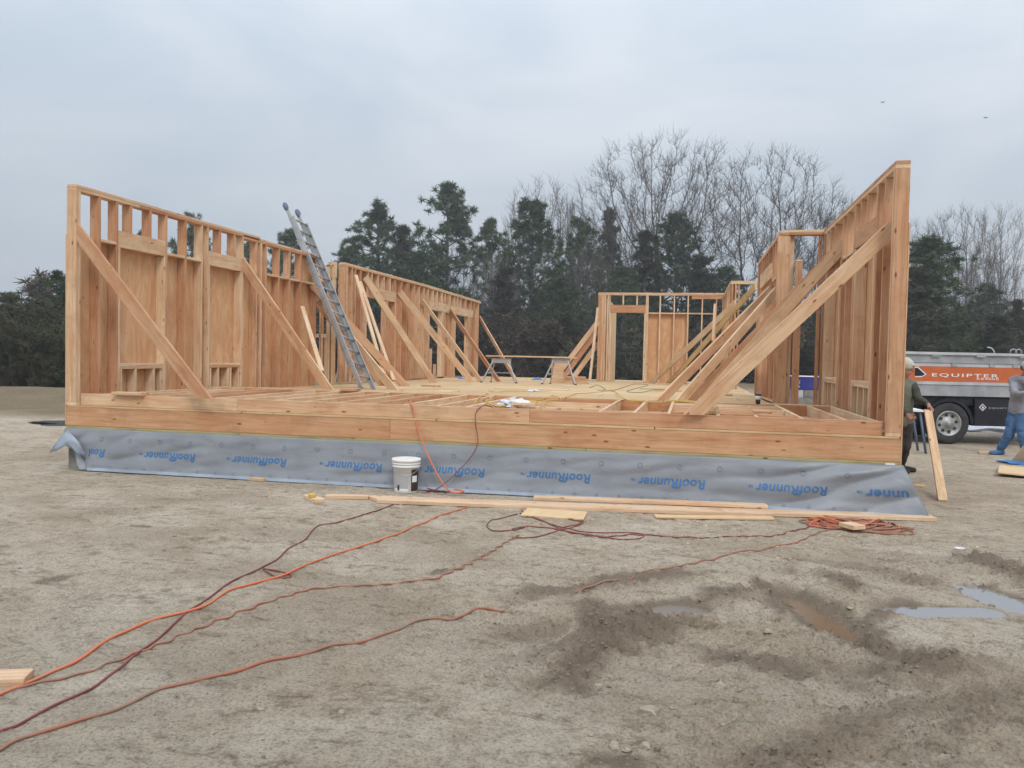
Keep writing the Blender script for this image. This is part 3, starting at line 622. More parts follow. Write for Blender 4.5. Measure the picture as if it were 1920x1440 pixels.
# ------------------------------------------------------------------ raking braces
def brace(top, foot, w, label, mat='wood', t=.038, group='raking braces that hold up the stud walls'):
    a, b2 = shiftw(top, foot, w); z_ = foot[2]; b2 = b2+(b2-a).normalized()*w*1.2; o = board('brace', a, b2, w, t, mat, cutz=z_+.001)
    return tag(o, label, 'brace', group)
def fl(px, py, y): return PX(px, py, 1, y)
def ft(px, py, z): return PX(px, py, 2, z)
def brpx(tp, xw, fp, zf, w, label, mat='wood', t=.038):
    top = PX(tp[0], tp[1], 0, xw)
    best = ft(fp[0], fp[1], zf)
    if best.y > 2.7 and zf >= .1:
        for _ in range(25): best = ft(fp[0], fp[1], .5*best.z+.5*Fz(best.y))
    return brace(top, best, w, label, mat, t)
brpx((146, 417), .14, (398, 748), .155, .165, 'brace from the left front corner post down to the front joists')
brpx((456, 481), .14, (626, 731), .145, .165, 'brace second from left, foot just left of the ladder foot')
brpx((590, 527), .14, (769, 724), .125, .17, 'long brace passing behind the ladder, right one of the pair with feet beside it')
brpx((600, 553), .14, (747, 731), .13, .17, 'brace right behind the ladder, left of the pair with feet at its right')
brpx((598, 560), .14, (727, 723), .11, .15, 'lowest reddish brace close behind the ladder rails')
brpx((689, 516), .07, (820, 717), .035, .165, 'brace crossing the first doorway of the left rear wall')
brpx((753, 543), .07, (892, 717), .03, .165, 'brace from the middle of the left rear wall to the deck')
brpx((793, 560), .07, (907, 716), .03, .12, 'thin yellowish brace with foot right of the middle brace', 'hdr')
brpx((844, 577), .07, (940, 716), .02, .15, 'brace crossing the farthest doorway of the left rear wall')
brpx((900, 592), .07, (972, 716), .01, .15, 'brace at the far end of the left rear wall by the sawhorse')
def steep(tp, yt, fp, yf, w, t, label, mat='pale'):
    o = board('brace', fl(*tp, yt), fl(*fp, yf), w, t, mat); return tag(o, label, 'brace', 'raking braces that hold up the stud walls')
steep((667, 516), 8.45, (723, 712), 7.6, .04, .075, 'steep narrow board leaning on the left rear wall near its front end, left of two')
steep((675, 528), 8.8, (738, 713), 7.7, .04, .075, 'steep narrow board leaning on the left rear wall near its front end, right of two')
steep((566, 575), 5.6, (603, 696), 4.9, .05, .085, 'steep pale board leaning inside the left wall behind the second brace')
brpx((1665, 416), 9.64, (1281, 777), .155, .155, 'big front brace from the right corner post to the front joists', 'wood')
brpx((1577, 449), 9.64, (1306, 752), .15, .16, 'second brace of the right wall just behind the big front one', 'hdr')
brpx((1555, 470), 9.64, (1287, 751), .15, .155, 'third brace of the right wall, its top edge just above the second')
brpx((1453.5, 538), 9.0, (1265, 752), .15, .155, 'brace from the front post of the stepped-in right wall')
brpx((1443, 536), 9.0, (1228, 751), .15, .155, 'brace from the header of the stepped-in right wall')
brpx((1416, 531), 9.0, (1250, 718), .05, .15, 'yellowish brace hidden deep behind the other right braces', 'yellowish')
brpx((1378, 562), 8.72, (1215, 718), .03, .17, 'farthest right brace with its foot before the orange plywood panel')
steep((1341, 570), 9.5, (1337, 640), 9.2, .04, .06, 'short upright stick poking out above the right braces')
# braces of the rear wall's left end
for k, (a, b2, lab) in enumerate((((1118, 600), (1032, 713), 'upper brace of three left of the rear wall corner'), ((1118, 616), (1047, 713), 'middle brace of three left of the rear wall corner'), ((1118, 641), (1066, 713), 'lowest brace of three left of the rear wall corner'))):
    p, q = fl(*a, 16.3+k*.12), fl(*b2, 15.9+k*.1); a2, b3 = shiftw(p, q, .15); tag(board('brace', a2, b3, .15, .038, 'wood'), lab, 'brace', 'raking braces that hold up the stud walls')
steep((1121, 577), 15.9, (1106, 713), 15.4, .05, .07, 'near-vertical pale stick leaning at the left end of the rear wall')

# ------------------------------------------------------------------ house wrap
def tarp_pt(x, v, off=0):
    """x along the wall at mid height, v 0 top .. 1 bottom"""
    xt = x
    if x > 9.2: xt = x+(x-9.2)/.85*.33*(v-.0)
    if x < .5: xt = x+(.5-x)*.8*max(0, v-.15)
    z = -.283+(GZ+.012+.283)*v; y = -.014-.10*v-.05*max(0, v-.75)*2
    fold = .017*(mnoise.noise(Vector((x*1.1+v*2.2, v*2.6-x*.5, 1.3))))+.004*mnoise.noise(Vector((x*3.1+v*4, v*4, 7)))
    fold += .016*math.sin((x*.9+v*2.2)*3+2*mnoise.noise(Vector((x*.7, v, 3))))*(.3+.7*mnoise.noise(Vector((x*.5, 2, 5)))) 
    if x > 8.0: fold += .02*math.sin((x-8)*5+v*7)*min(1, (x-8))
    if x < 1.6: fold += .02*math.sin((x+v*.6)*9)*(1.6-x)/1.6*(1-v*.4)
    rdg = 1-abs(mnoise.noise(Vector((x*2.3+v*1.8, v*3-x*.9, 9.1))))*3.2
    if rdg > .7: fold += .004*(rdg-.7)*2
    y += -abs(fold)*1.5*min(1, v*6)+.0
    if x > 9.6: y += (x-9.6)*.35*v*0
    return Vector((xt, y-off, z+.0))
NX, NV = 320, 26
vs = [tarp_pt(-.0+(W+.03)*i/NX, j/NV) for j in range(NV+1) for i in range(NX+1)]
fs = [(j*(NX+1)+i, (j+1)*(NX+1)+i, (j+1)*(NX+1)+i+1, j*(NX+1)+i+1) for j in range(NV) for i in range(NX)]
m, nt, b = newmat('grey_house_wrap', (.20, .225, .265), .42); L = nt.links.new; M['wrap'] = m; b.inputs['Specular IOR Level'].default_value = .5
tc = ND(nt, 'ShaderNodeTexCoord'); n = ND(nt, 'ShaderNodeTexNoise', Scale=2, Detail=6); L(tc.outputs['Object'], n.inputs['Vector'])
r = ramp(nt, [(.35, (.195, .208, .232)), (.65, (.24, .255, .28))]); L(n.outputs[0], r.inputs[0]); L(r.outputs[0], b.inputs['Base Color'])
mpw = ND(nt, 'ShaderNodeMapping', Scale=(3, 3, 9)); mpw.inputs['Rotation'].default_value = (0, .5, 0); L(tc.outputs['Object'], mpw.inputs[0])
nw = ND(nt, 'ShaderNodeTexNoise', Scale=1.5, Detail=5, Distortion=1.5); L(mpw.outputs[0], nw.inputs['Vector']); bump(nt, b, nw.outputs[0], .3, .01)
tp = thing('house_wrap', 'grey membrane with blue upside-down RoofRunner lettering hung over the foundation', 'membrane', (W/2, -.05, -.8))
o = meshobj('sheet', vs, fs, 'wrap', tp, smooth=True)
md = o.modifiers.new('thick', 'SOLIDIFY'); md.thickness = .002
# torn corner flap at the left
flap = [(128, 806), (120, 812), (108, 826), (92, 848), (106, 845), (122, 836), (140, 845), (160, 864), (158, 848), (150, 832)]
pts = [PX(a, b2, 1, -.03-.25*k/9 if k < 5 else -.12-.05*(k % 2)) for k, (a, b2) in enumerate(flap)]
fv = []; ff = []; ctr = PX(124, 826, 1, -.16); n_ = len(flap)
for k in range(n_): fv += [pts[k], pts[k].lerp(ctr, .5)+Vector((0, -.02*math.sin(k*2.1), 0))]
fv.append(ctr)
for k in range(n_):
    k2 = (k+1) % n_; ff += [(2*k, 2*k2, 2*k2+1, 2*k+1), (2*k+1, 2*k2+1, len(fv)-1)]
M['wraplight'] = noisy('wrap_back', (.27, .31, .37), (.34, .39, .46), 4, .4)
o = meshobj('corner_flap', fv, ff, 'wraplight', tp, smooth=True); o.modifiers.new('thick', 'SOLIDIFY').thickness = .002

def text_mesh(txt, bold=.0, shear=0., space=1.):
    cu = bpy.data.curves.new('lettering', 'FONT'); cu.body = txt; cu.offset = bold; cu.shear = shear; cu.space_character = space; cu.resolution_u = 4
    ob = bpy.data.objects.new('lettering', cu); C.objects.link(ob); dg = bpy.context.evaluated_depsgraph_get(); dg.update()
    me = bpy.data.meshes.new_from_object(ob.evaluated_get(dg)); bpy.data.objects.remove(ob); bpy.data.curves.remove(cu)
    bm = bmesh.new(); bm.from_mesh(me); bmesh.ops.triangulate(bm, faces=bm.faces)
    v = [x.co.copy() for x in bm.verts]; f_ = [tuple(x.index for x in q.verts) for q in bm.faces]; bm.free(); bpy.data.meshes.remove(me)
    return v, f_
def subdiv(v, f_, cuts=2):
    bm = bmesh.new(); vv = [bm.verts.new(a) for a in v]
    for q in f_:
        try: bm.faces.new([vv[k] for k in q])
        except ValueError: pass
    for _ in range(cuts):
        es = [e for e in bm.edges if e.calc_length() > .06]
        if not es: break
        bmesh.ops.subdivide_edges(bm, edges=es, cuts=1); bmesh.ops.triangulate(bm, faces=bm.faces)
    bm.verts.index_update(); v = [x.co.copy() for x in bm.verts]; f_ = [tuple(x.index for x in q.verts) for q in bm.faces]; bm.free()
    return v, f_
v0, _ = text_mesh('RoofRunner', .02, .12); full_w = max(a.x for a in v0)-min(a.x for a in v0); SC = .675/full_w
def wrap_word(txt, xl=None, xright=None, zc=-.575):
    v, f_ = text_mesh(txt, .014, .12, 1.05); x0 = min(a.x for a in v); x1 = max(a.x for a in v); wd = (x1-x0)*SC
    if xl is None: xl = xright-wd
    v = [Vector(((x1-a.x)*SC, -(a.y-.35)*SC*.98, 0)) for a in v]; v, f_ = subdiv(v, f_, 3)
    out = []
    for a in v:
        vv = (zc+a.y+.283)/(GZ+.012+.283); out.append(tarp_pt(xl+a.x, vv, .006))
    meshobj('lettering', out, f_, 'bluetext', tp)
wrap_word('Roof', xright=.62)
for xl in (1.18, 2.37, 3.57, 4.78, 5.96, 7.17, 8.38): wrap_word('RoofRunner', xl=xl)
wrap_word('unner', xl=9.40, zc=-.575)
for xl in (1.18, 2.37, 3.57, 4.78, 5.96, 7.17, 8.38, 9.40):
    v, f_ = text_mesh('TM', .01); s = .035; out = [tarp_pt(xl-.02-a.x*s, (-.545-a.y*s+.283)/(GZ+.295), .006) for a in v]; meshobj('lettering', out, f_, 'bluetext', tp)
mb = MB()
def ring(xc, zc, r0, r1):
    i = len(mb.v); n = 14
    for k in range(n):
        th = 2*math.pi*k/n
        for r_ in (r0, r1): mb.v.append(tarp_pt(xc+r_*math.cos(th), (zc+r_*math.sin(th)+.283)/(GZ+.295), .005))
    for k in range(n): a = i+2*k; c2 = i+2*((k+1) % n); mb.f.append((a, a+1, c2+1, c2))
for k in range(22): ring(.55+k*.415, -.405, .021, .027)
for k in range(38): ring(.5+k*.24, -.735, .010, .014)
mb.build('printed_rings', 'ringprint', tp)
vs = [tarp_pt(.3+(W-.3)*i/200, .93+.07*j/3, .003) for j in range(4) for i in range(201)]; fs = [(j*201+i, (j+1)*201+i, (j+1)*201+i+1, j*201+i+1) for j in range(3) for i in range(200)]
M['wraplight'] = noisy('wrap_back', (.27, .31, .37), (.34, .39, .46), 4, .4)
meshobj('hem_band', vs, fs, 'wraplight', tp, smooth=True)
tg = MB(); p0 = PX(1660, 870, 1, -.008); tg.box((p0.x, -.012, p0.z-.03), (p0.x+.09, -.002, p0.z+.01)); tag(tg.build('paper_tag', 'white'), 'small white paper tag stapled under right end of rim beam', 'tag')

# ------------------------------------------------------------------ lumber lying about
def lay(px0, py0, px1, py1, w, t, label, cat='board', z=None, mat='pale', lift=0, name='board', group=None):
    """board lying on the ground; px points are the ends of its near lower edge"""
    a = PX(px0, py0, 2, GZ); b2 = PX(px1, py1, 2, GZ); d = (b2-a).normalized(); nrm = Vector((-d.y, d.x, 0))
    za, zb = (max(gh((a+nrm*w*.5).x, (a+nrm*w*.5).y), gh(a.x, a.y)), max(gh((b2+nrm*w*.5).x, (b2+nrm*w*.5).y), gh(b2.x, b2.y)))
    c0 = a+nrm*w/2; c1 = b2+nrm*w/2; c0.z = za+t/2+lift; c1.z = zb+t/2+lift
    return tag(board(name, c0, c1, w, t, mat, up=nrm), label, cat, group)
lay(706, 946, 1452, 970, .26, .036, 'long wide pale plank on the mud, left of the two along the membrane', mat='pale')
lay(1230, 972, 1453, 975, .12, .02, 'thin strip under the near edge of the long wide plank', lift=.0, mat='plypale')
lay(1340, 965, 1757, 979, .2, .036, 'long pale plank running right from under the cord coil', lift=.0)
lay(1000, 945, 1440, 961, .12, .036, 'second wide plank behind, overlapped by the long wide plank', lift=.036)
lay(609, 938, 690, 939, .09, .038, 'short board at the left end of the long wide plank')
lay(688, 937, 712, 945, .09, .035, 'short skewed offcut bridging board and long plank')
lay(432, 898, 494, 904, .2, .038, 'pinkish short plank alone on dirt left of the bucket', mat='wood')
lay(568, 938, 592, 947, .1, .038, 'small wood block with yellow tape measure on it')
lay(976, 970, 1094, 977, .38, .018, 'square plywood scrap in front of the long plank', mat='plypale')
lay(1572, 992, 1600, 1000, .14, .038, 'wood block lying in the orange cord coil', lift=.03)
lay(-30, 1292, 45, 1288, .12, .038, 'broken wood block at the left edge beside the orange cord')
lay(1700, 912, 1735, 914, .1, .02, 'pale offcut on dirt right of the membrane corner', mat='plypale')
lay(1836, 851, 1858, 852, .12, .04, 'small wood block on dirt under the trailer skirt')
# slanted board held by the worker
bt = PX(1740, 770, 1, 3.0); bb = PX(1768, 940, 2, GZ); bb.z = gh(bb.x, bb.y)+.0
tag(board('board', bb, bt, .095, .038, 'hdr', up=(1, -.1, 0)), 'long pale board standing slanted, held at its top by the capped worker', 'board')
# tape measure on block
p = PX(585, 933, 2, GZ+.05); mb = MB(); mb.lathe((0, 0, 0), [(.02, 0), (.038, .004), (.04, .03), (.02, .034)], 16, Matrix.Translation((p.x, p.y, gh(p.x, p.y)+.04)))
tag(mb.build('tape_measure', 'yellowcord'), 'yellow tape measure on small wood block', 'tape measure')
# plywood at right edge
a = PX(1882, 888, 2, GZ); mb = MB(); Mx = Matrix.Translation((a.x+.25, a.y, gh(a.x, a.y)+.035)) @ Matrix.Rotation(-.35, 4, 'Z') @ Matrix.Rotation(.03, 4, 'Y')
mb.box((-.3, -.5, 0), (.9, .5, .018), Mx); tag(mb.build('plywood_sheet', 'plypale'), 'plywood sheet lying on the dirt at the right edge', 'plywood')
a = PX(1895, 868, 2, GZ); mb = MB(); Mx = Matrix.Translation((a.x+.15, a.y, gh(a.x, a.y)+.01)) @ Matrix.Rotation(-.1, 4, 'Z') @ Matrix.Rotation(.5, 4, 'X')
for q in (0,):
    i = len(mb.v); poly = [(-.15, 0), (.75, 0), (.75, .6), (.12, .62), (-.02, .3)]
    for yv in (0, .018): mb.v += [Mx @ Vector((x_, yv, z_)) for x_, z_ in poly]
    n_ = len(poly); mb.f += [tuple(i+k for k in range(n_)), tuple(i+n_+k for k in reversed(range(n_)))]+[(i+k, i+n_+k, i+n_+(k+1) % n_, i+(k+1) % n_) for k in range(n_)]
tag(mb.build('plywood_sheet', 'plypale'), 'plywood sheet tilted upright beside the legs at the right edge', 'plywood')

# ------------------------------------------------------------------ bucket
p = PX(761, 922, 2, GZ); z = gh(p.x, p.y); bk = thing('bucket', 'white lidded plastic bucket standing in front of the membrane', 'bucket', (p.x, p.y, z))
mb = MB(); mb.lathe((p.x, p.y, z), [(.128, 0), (.132, .004), (.142, .28), (.155, .282), (.157, .292), (.145, .296), (.146, .312), (.157, .314), (.159, .325), (.147, .33), (.148, .345)], 32); mb.build('pail', 'whiteplastic', bk, True)
mb = MB(); mb.lathe((p.x, p.y, z), [(.150, .338), (.160, .34), (.162, .362), (.156, .372), (.146, .368), (.135, .364)], 32); mb.build('lid', 'whiteplastic', bk, True)
def strip(a0, a1, z0, z1, mat, nm='label_sticker', dr=.0015):
    vs = []; n = 10; dirc = math.atan2(CAM[1]-p.y, CAM[0]-p.x)
    for k in range(n+1):
        th = dirc+a0+(a1-a0)*k/n
        for zz in (z0, z1): r_ = .132+.010*(zz/.28)+dr; vs.append((p.x+r_*math.cos(th), p.y+r_*math.sin(th), z+zz))
    fs = [(2*k, 2*k+2, 2*k+3, 2*k+1) for k in range(n)]; meshobj(nm, vs, fs, mat, bk)
strip(-1.05, .15, .05, .22, 'labelgrey'); strip(.42, 1.3, .02, .26, 'labelbrown'); strip(.5, 1.0, .12, .19, 'white', dr=.003); strip(-.75, -.55, .03, .09, 'labelbrown', dr=.003); strip(-1.05, .15, .022, .05, 'white', dr=.002)
mb = MB(); dirc = math.atan2(CAM[1]-p.y, CAM[0]-p.x)
mb.tube([(p.x+.16*math.cos(dirc+a_), p.y+.16*math.sin(dirc+a_), z+.30-.10*math.cos(a_*.95)**2) for a_ in np.linspace(-1.5, 1.5, 14)], .0025, 5); mb.build('handle', 'aludull', bk)

# ------------------------------------------------------------------ cords
def cat_pts(P, n=8):
    out = []
    for i in range(len(P)-1):
        p0, p1, p2, p3 = P[max(i-1, 0)], P[i], P[i+1], P[min(i+2, len(P)-1)]
        for k in range(n):
            t = k/n; out.append(.5*((2*p1)+(p2-p0)*t+(2*p0-5*p1+4*p2-p3)*t*t+(3*p1-p0-3*p2+p3)*t**3))
    out.append(P[-1]); return out
def gcord(px, r, mat, label, wav=0, wl=.12, ox=0, oy=0, sc=1, name='extension_cord'):
    P = [PX(ox+a/sc, oy+b2/sc, 2, GZ+.0) for a, b2 in px]; P = [Vector((q.x, q.y, 0)) for q in P]; Q = cat_pts(P, 10)
    # resample evenly
    R_ = [Q[0]]; acc = 0
    step = .03 if wav else .05
    for a, b2 in zip(Q[:-1], Q[1:]):
        l = (b2-a).length; d = step-acc
        while d < l: R_.append(a.lerp(b2, d/l)); d += step
        acc = (acc+l) % step if l+acc >= step else acc+l
    out = []; s = 0
    for k, q in enumerate(R_):
        d = (R_[min(k+1, len(R_)-1)]-R_[max(k-1, 0)]).normalized(); nrm = Vector((-d.y, d.x, 0))
        off = wav*math.sin(k*step*2*math.pi/wl+2*mnoise.noise(Vector((k*.05, 0, r*99))))*(.5+.9*abs(mnoise.noise(Vector((k*.02, 3, r*55))))) if wav else .012*mnoise.noise(Vector((k*.1, 1, r*77)))
        out.append(q+nrm*off)
    zs, _, _ = ground_fields(np.array([q.x for q in out]), np.array([q.y for q in out]))
    zs = np.convolve(np.pad(zs, 2, mode='edge'), np.ones(5)/5, 'valid')
    for q, zz in zip(out, zs): q.z = float(zz)+r*.9
    mb = MB(); mb.tube(out, r, 6); return tag(mb.build(name, mat, smooth=True), label, 'cord', 'cords on the ground')
gcord([(-40, 750), (0, 730), (120, 680), (200, 640), (290, 600), (400, 525), (480, 485), (580, 445), (700, 415), (780, 390), (860, 340), (940, 320), (1050, 290), (1130, 255), (1230, 215), (1330, 185), (1400, 160), (1480, 130), (1540, 100), (1600, 80), (1680, 45), (1757, 25)], .0085, 'orangecord', 'thick bright orange cord, smooth, from the left edge to the long plank', oy=940, sc=2)
gcord([(-40, 880), (0, 865), (60, 850), (200, 770), (340, 705), (400, 660), (470, 610), (540, 555), (600, 510), (660, 450), (700, 415), (780, 370), (850, 315), (920, 280), (980, 252), (1040, 225), (1080, 185), (1140, 145), (1190, 98), (1260, 85), (1380, 50), (1480, 15)], .0065, 'redcord', 'dark red cord crossing under the bright orange one', oy=940, sc=2)
gcord([(985, 255), (1020, 262), (1060, 272), (1090, 282), (1080, 292), (1040, 290), (1010, 272), (985, 256)], .006, 'redcord', 'small dark red loop of cord beside the orange cord', oy=940, sc=2)
gcord([(-20, 735), (60, 705), (120, 690), (240, 660), (340, 635), (420, 600), (500, 570), (600, 530), (700, 490), (780, 460), (860, 435), (960, 400), (1060, 370), (1160, 335), (1240, 325), (1350, 315), (1480, 310), (1560, 300), (1640, 290), (1740, 250), (1820, 205), (1900, 155), (1950, 130)], .0065, 'dustycord', 'wavy dusty cord running below the bright orange cord', .018, .15, oy=940, sc=2)
gcord([(-40, 960), (0, 940), (60, 905), (150, 875), (280, 830), (400, 795), (470, 765), (560, 725), (640, 695), (760, 670), (880, 640), (1030, 600), (1160, 570), (1250, 540), (1330, 525), (1400, 510), (1480, 480), (1570, 445), (1640, 440), (1700, 445), (1780, 400), (1860, 400), (1890, 398)], .008, 'dustycord', 'nearest dusty orange cord, lowest on the left, ending at the mud', .008, .3, oy=940, sc=2)
gcord([(240, 350), (330, 325), (430, 300), (490, 270), (600, 260), (700, 230), (800, 205), (900, 185), (1000, 160), (1100, 130), (1200, 100), (1280, 85)], .0065, 'dustycord', 'cord slanting from the muddy middle up to the orange coil', .007, .2, 960, 940, 2)
gcord([(0, 112), (60, 98), (160, 105), (230, 120), (340, 132), (480, 126), (640, 132), (800, 125), (950, 122), (1050, 108), (1150, 90)], .006, 'redcord', 'wavy dark red cord running straight right to the orange coil', .014, .17, 960, 940, 2)
gcord([(0, 140), (80, 138), (160, 118), (190, 100), (250, 90), (262, 78), (215, 72), (205, 58), (240, 52), (262, 66)], .0055, 'redcord', 'looping red cord in front of the plywood scrap', ox=960, oy=940, sc=2)
gcord([(30, 50), (80, 70), (140, 88), (200, 112), (300, 128), (420, 142), (500, 128), (440, 118), (300, 118), (200, 102), (120, 80), (60, 56), (32, 34)], .0055, 'redcord', 'double red cord loop right of the plywood scrap', .006, .2, 960, 940, 2)
gcord([(1310, 660), (1200, 690), (1150, 700), (1130, 740), (1180, 768), (1300, 760), (1380, 735), (1500, 740), (1600, 745), (1700, 715), (1690, 690), (1620, 690), (1605, 670)], .0055, 'redcord', 'red cord curling around the plywood scrap', ox=560, oy=760, sc=3.2)
def coil(cx, cy, rx, ry, n, r, mat, label, seed, h=.09):
    rn = random.Random(seed); c = PX(cx, cy, 2, GZ); pts = []; ph = 0
    for k in range(n*18):
        t = k/18*2*math.pi; q = k//18; 
        if k % 18 == 0: ax = rn.uniform(.45, 1)*rx; ay = rn.uniform(.4, 1)*ry; ox = rn.uniform(-.25, .25)*rx; oy = rn.uniform(-.3, .3)*ry; zz = rn.uniform(.2, 1); rot = rn.uniform(-.4, .4)
        if k == 0: A = [ax, ay, ox, oy, zz, rot]
        for i, vv in enumerate((ax, ay, ox, oy, zz, rot)): A[i] += (vv-A[i])*.12
        x, y = A[0]*math.cos(t), A[1]*math.sin(t); x, y = x*math.cos(A[5])-y*math.sin(A[5]), x*math.sin(A[5])+y*math.cos(A[5])
        x += A[2]+.01*rn.uniform(-1, 1); y += A[3]+.01*rn.uniform(-1, 1); dd = math.hypot(x/rx, y/ry)
        pts.append(Vector((c.x+x, c.y+y, gh(c.x+x, c.y+y)+r+h*A[4]*max(.05, 1-dd**2*.8)*(.55+.45*math.sin(t*2.3+q)))))
    mb = MB(); mb.tube(cat_pts(pts, 2), r, 6); return tag(mb.build('cord_coil', mat, smooth=True), label, 'cord', 'cords on the ground')
coil(1608, 987, .50, .25, 19, .0075, 'dustycord', 'large coil of dusty orange cord in front of the right plank end', 3)
coil(1600, 986, .46, .22, 6, .0075, 'orangecord', 'brighter orange strands lying in the large right cord coil', 9, .11)
coil(838, 920, .38, .17, 9, .006, 'redcord', 'tangled dark red cord heaped right of the bucket', 5, .06)
coil(900, 918, .3, .12, 2, .005, 'redcord', 'loose dark red loops right of the tangled heap by the membrane', 8, .18)
def acord(pts, r, mat, label, n=8):
    mb = MB(); mb.tube(cat_pts([Vector(q) for q in pts], n), r, 6); return tag(mb.build('extension_cord', mat, smooth=True), label, 'cord')
acord([PX(768, 752, 1, .5), PX(771, 757, 1, .05), PX(776, 775, 1, .03), PX(786, 812, 1, -.06), PX(803, 855, 1, -.16), PX(822, 893, 1, -.24), PX(838, 916, 1, -.3), PX(852, 924, 1, -.34), PX(870, 921, 1, -.32), PX(852, 917, 1, -.3)], .009, 'orangecord', 'thick orange cord hanging over the front rim to the ground')
acord([PX(925, 764, 1, .4), PX(908, 760, 1, .1), PX(893, 772, 1, .03), PX(892, 795, 1, -.03), PX(896, 830, 1, -.08), PX(882, 858, 1, -.14), PX(858, 884, 1, -.2), PX(832, 908, 1, -.28), PX(808, 922, 1, -.3), PX(790, 925, 1, -.3)], .0055, 'redcord', 'thin dark red cord hanging over the front rim right of the orange one')
# yellow and green lines on the deck
def dk(px, py, dz=.012): 
    q = PX(px, py, 2, .15); 
    for _ in range(12): q = PX(px, py, 2, Fz(q.y)+dz)
    return q
acord([dk(a, b2) for a, b2 in ((890, 756), (900, 744), (915, 738), (919, 748), (912, 752), (935, 762), (960, 752), (985, 751), (1010, 750), (1035, 742), (1052, 748), (1020, 752), (1012, 758), (1022, 763))], .008, 'yellowcord', 'yellow air hose looping near the white bag on the deck')
acord([dk(a, b2) for a, b2 in ((1060, 745), (1080, 738), (1100, 737), (1120, 735), (1150, 733), (1172, 748), (1200, 752), (1240, 754), (1260, 751), (1300, 752))], .007, 'yellowcord', 'yellow air hose lying along the deck edge before the right braces')
acord([dk(a, b2) for a, b2 in ((915, 732), (930, 735), (950, 733), (975, 733), (1000, 734))], .006, 'yellowcord', 'short yellow line on the deck in front of the sawhorses')
acord([dk(a, b2) for a, b2 in ((1105, 727), (1120, 722), (1135, 730), (1120, 731), (1150, 731), (1170, 726), (1190, 720), (1215, 722), (1185, 730), (1176, 734), (1200, 736), (1225, 731), (1250, 730), (1200, 729))], .006, 'greencord', 'green hose tangled on the deck before the rear doorway')
# white bag and small clutter on the deck
def lump(name, c, s, mat, label, cat, seed=1, amp=.35, n=3):
    bm = bmesh.new(); bmesh.ops.create_icosphere(bm, subdivisions=n, radius=1)
    for v in bm.verts:
        q = v.co.copy(); k = 1+amp*mnoise.noise(q*1.7+Vector((seed*5, 0, 0)))+amp*.5*mnoise.noise(q*4+Vector((0, seed*3, 0)))
        v.co = Vector((q.x*s[0]*k, q.y*s[1]*k, max(q.z*s[2]*k, -s[2]*.35)))
    me = bpy.data.meshes.new(name); bm.to_mesh(me); bm.free(); me.materials.append(M[mat])
    return tag(put(bpy.data.objects.new(name, me), None, Matrix.Translation(c)), label, cat)
q = dk(962, 760, 0); lump('plastic_bag', (q.x, q.y, .16), (.15, .09, .07), 'bag', 'crumpled white plastic bag on the front joists', 'bag', 2, .9)
q = dk(1000, 734, 0); lump('rag', (q.x, q.y, q.z+.01), (.12, .08, .03), 'bag', 'pale rag on the deck in front of the sawhorses', 'rag', 4, .7)
q = dk(1336, 775, 0); lump('wood_offcut', (q.x, q.y+.05, .17), (.06, .05, .09), 'plypale', 'pale broken offcut at the foot of the big front brace', 'offcut', 6, .5, 2)
def scrap(px0, px1, py, w, t, label, mat='pale', z=0):
    a, b2 = dk(px0, py, z+t/2), dk(px1, py, z+t/2); b2.y = a.y; b2.z = a.z; return tag(board('offcut', a, b2, w, t, mat, up=(0, 1, 0)), label, 'offcut', 'offcuts and scraps lying on the deck')
scrap(672, 742, 731, .2, .04, 'plank on the deck across the ladder feet', 'wood')
scrap(216, 304, 737, .14, .038, 'dark plank lying on the left front joists', 'wood')
scrap(792, 836, 723, .2, .03, 'low offcut by the foot of the brace at first doorway', 'wood')
scrap(820, 864, 733, .6, .012, 'square plywood scrap on the deck left of the sawhorses', 'plypale')
scrap(750, 768, 731, .08, .05, 'grey nail gun shaped piece near the brace feet', 'pale')
scrap(930, 1085, 727, .5, .014, 'long thin plywood sheet lying in front of the sawhorses', 'plypale')
scrap(1340, 1372, 740, .12, .03, 'small offcut on the deck right of the big brace', 'wood')
scrap(1228, 1300, 732, .3, .02, 'offcut on the deck between the right braces', 'wood')
scrap(1411, 1442, 771, .2, .02, 'pink square offcut lying on the right trimmers', 'wood', .01)
scrap(960, 1010, 757, .08, .03, 'pale stick on the front joists beside white bag', 'pale', .01)
# paper cup
q = dk(1421, 757, 0); q.z = .148; cp = thing('paper_cup', 'white-sleeved coffee cup with dark lid standing on the header joist', 'cup', q)
mb = MB(); mb.lathe(q, [(.030, 0), (.036, .06)], 20); mb.build('cup_base', 'black', cp, True)
mb = MB(); mb.lathe(q, [(.0365, .0605), (.0425, .112)], 20); mb.build('sleeve', 'white', cp, True)
mb = MB(); mb.lathe(q, [(.043, .1125), (.046, .118), (.044, .13), (.038, .137), (.036, .137)], 20); mb.build('lid', 'rubber', cp, True)

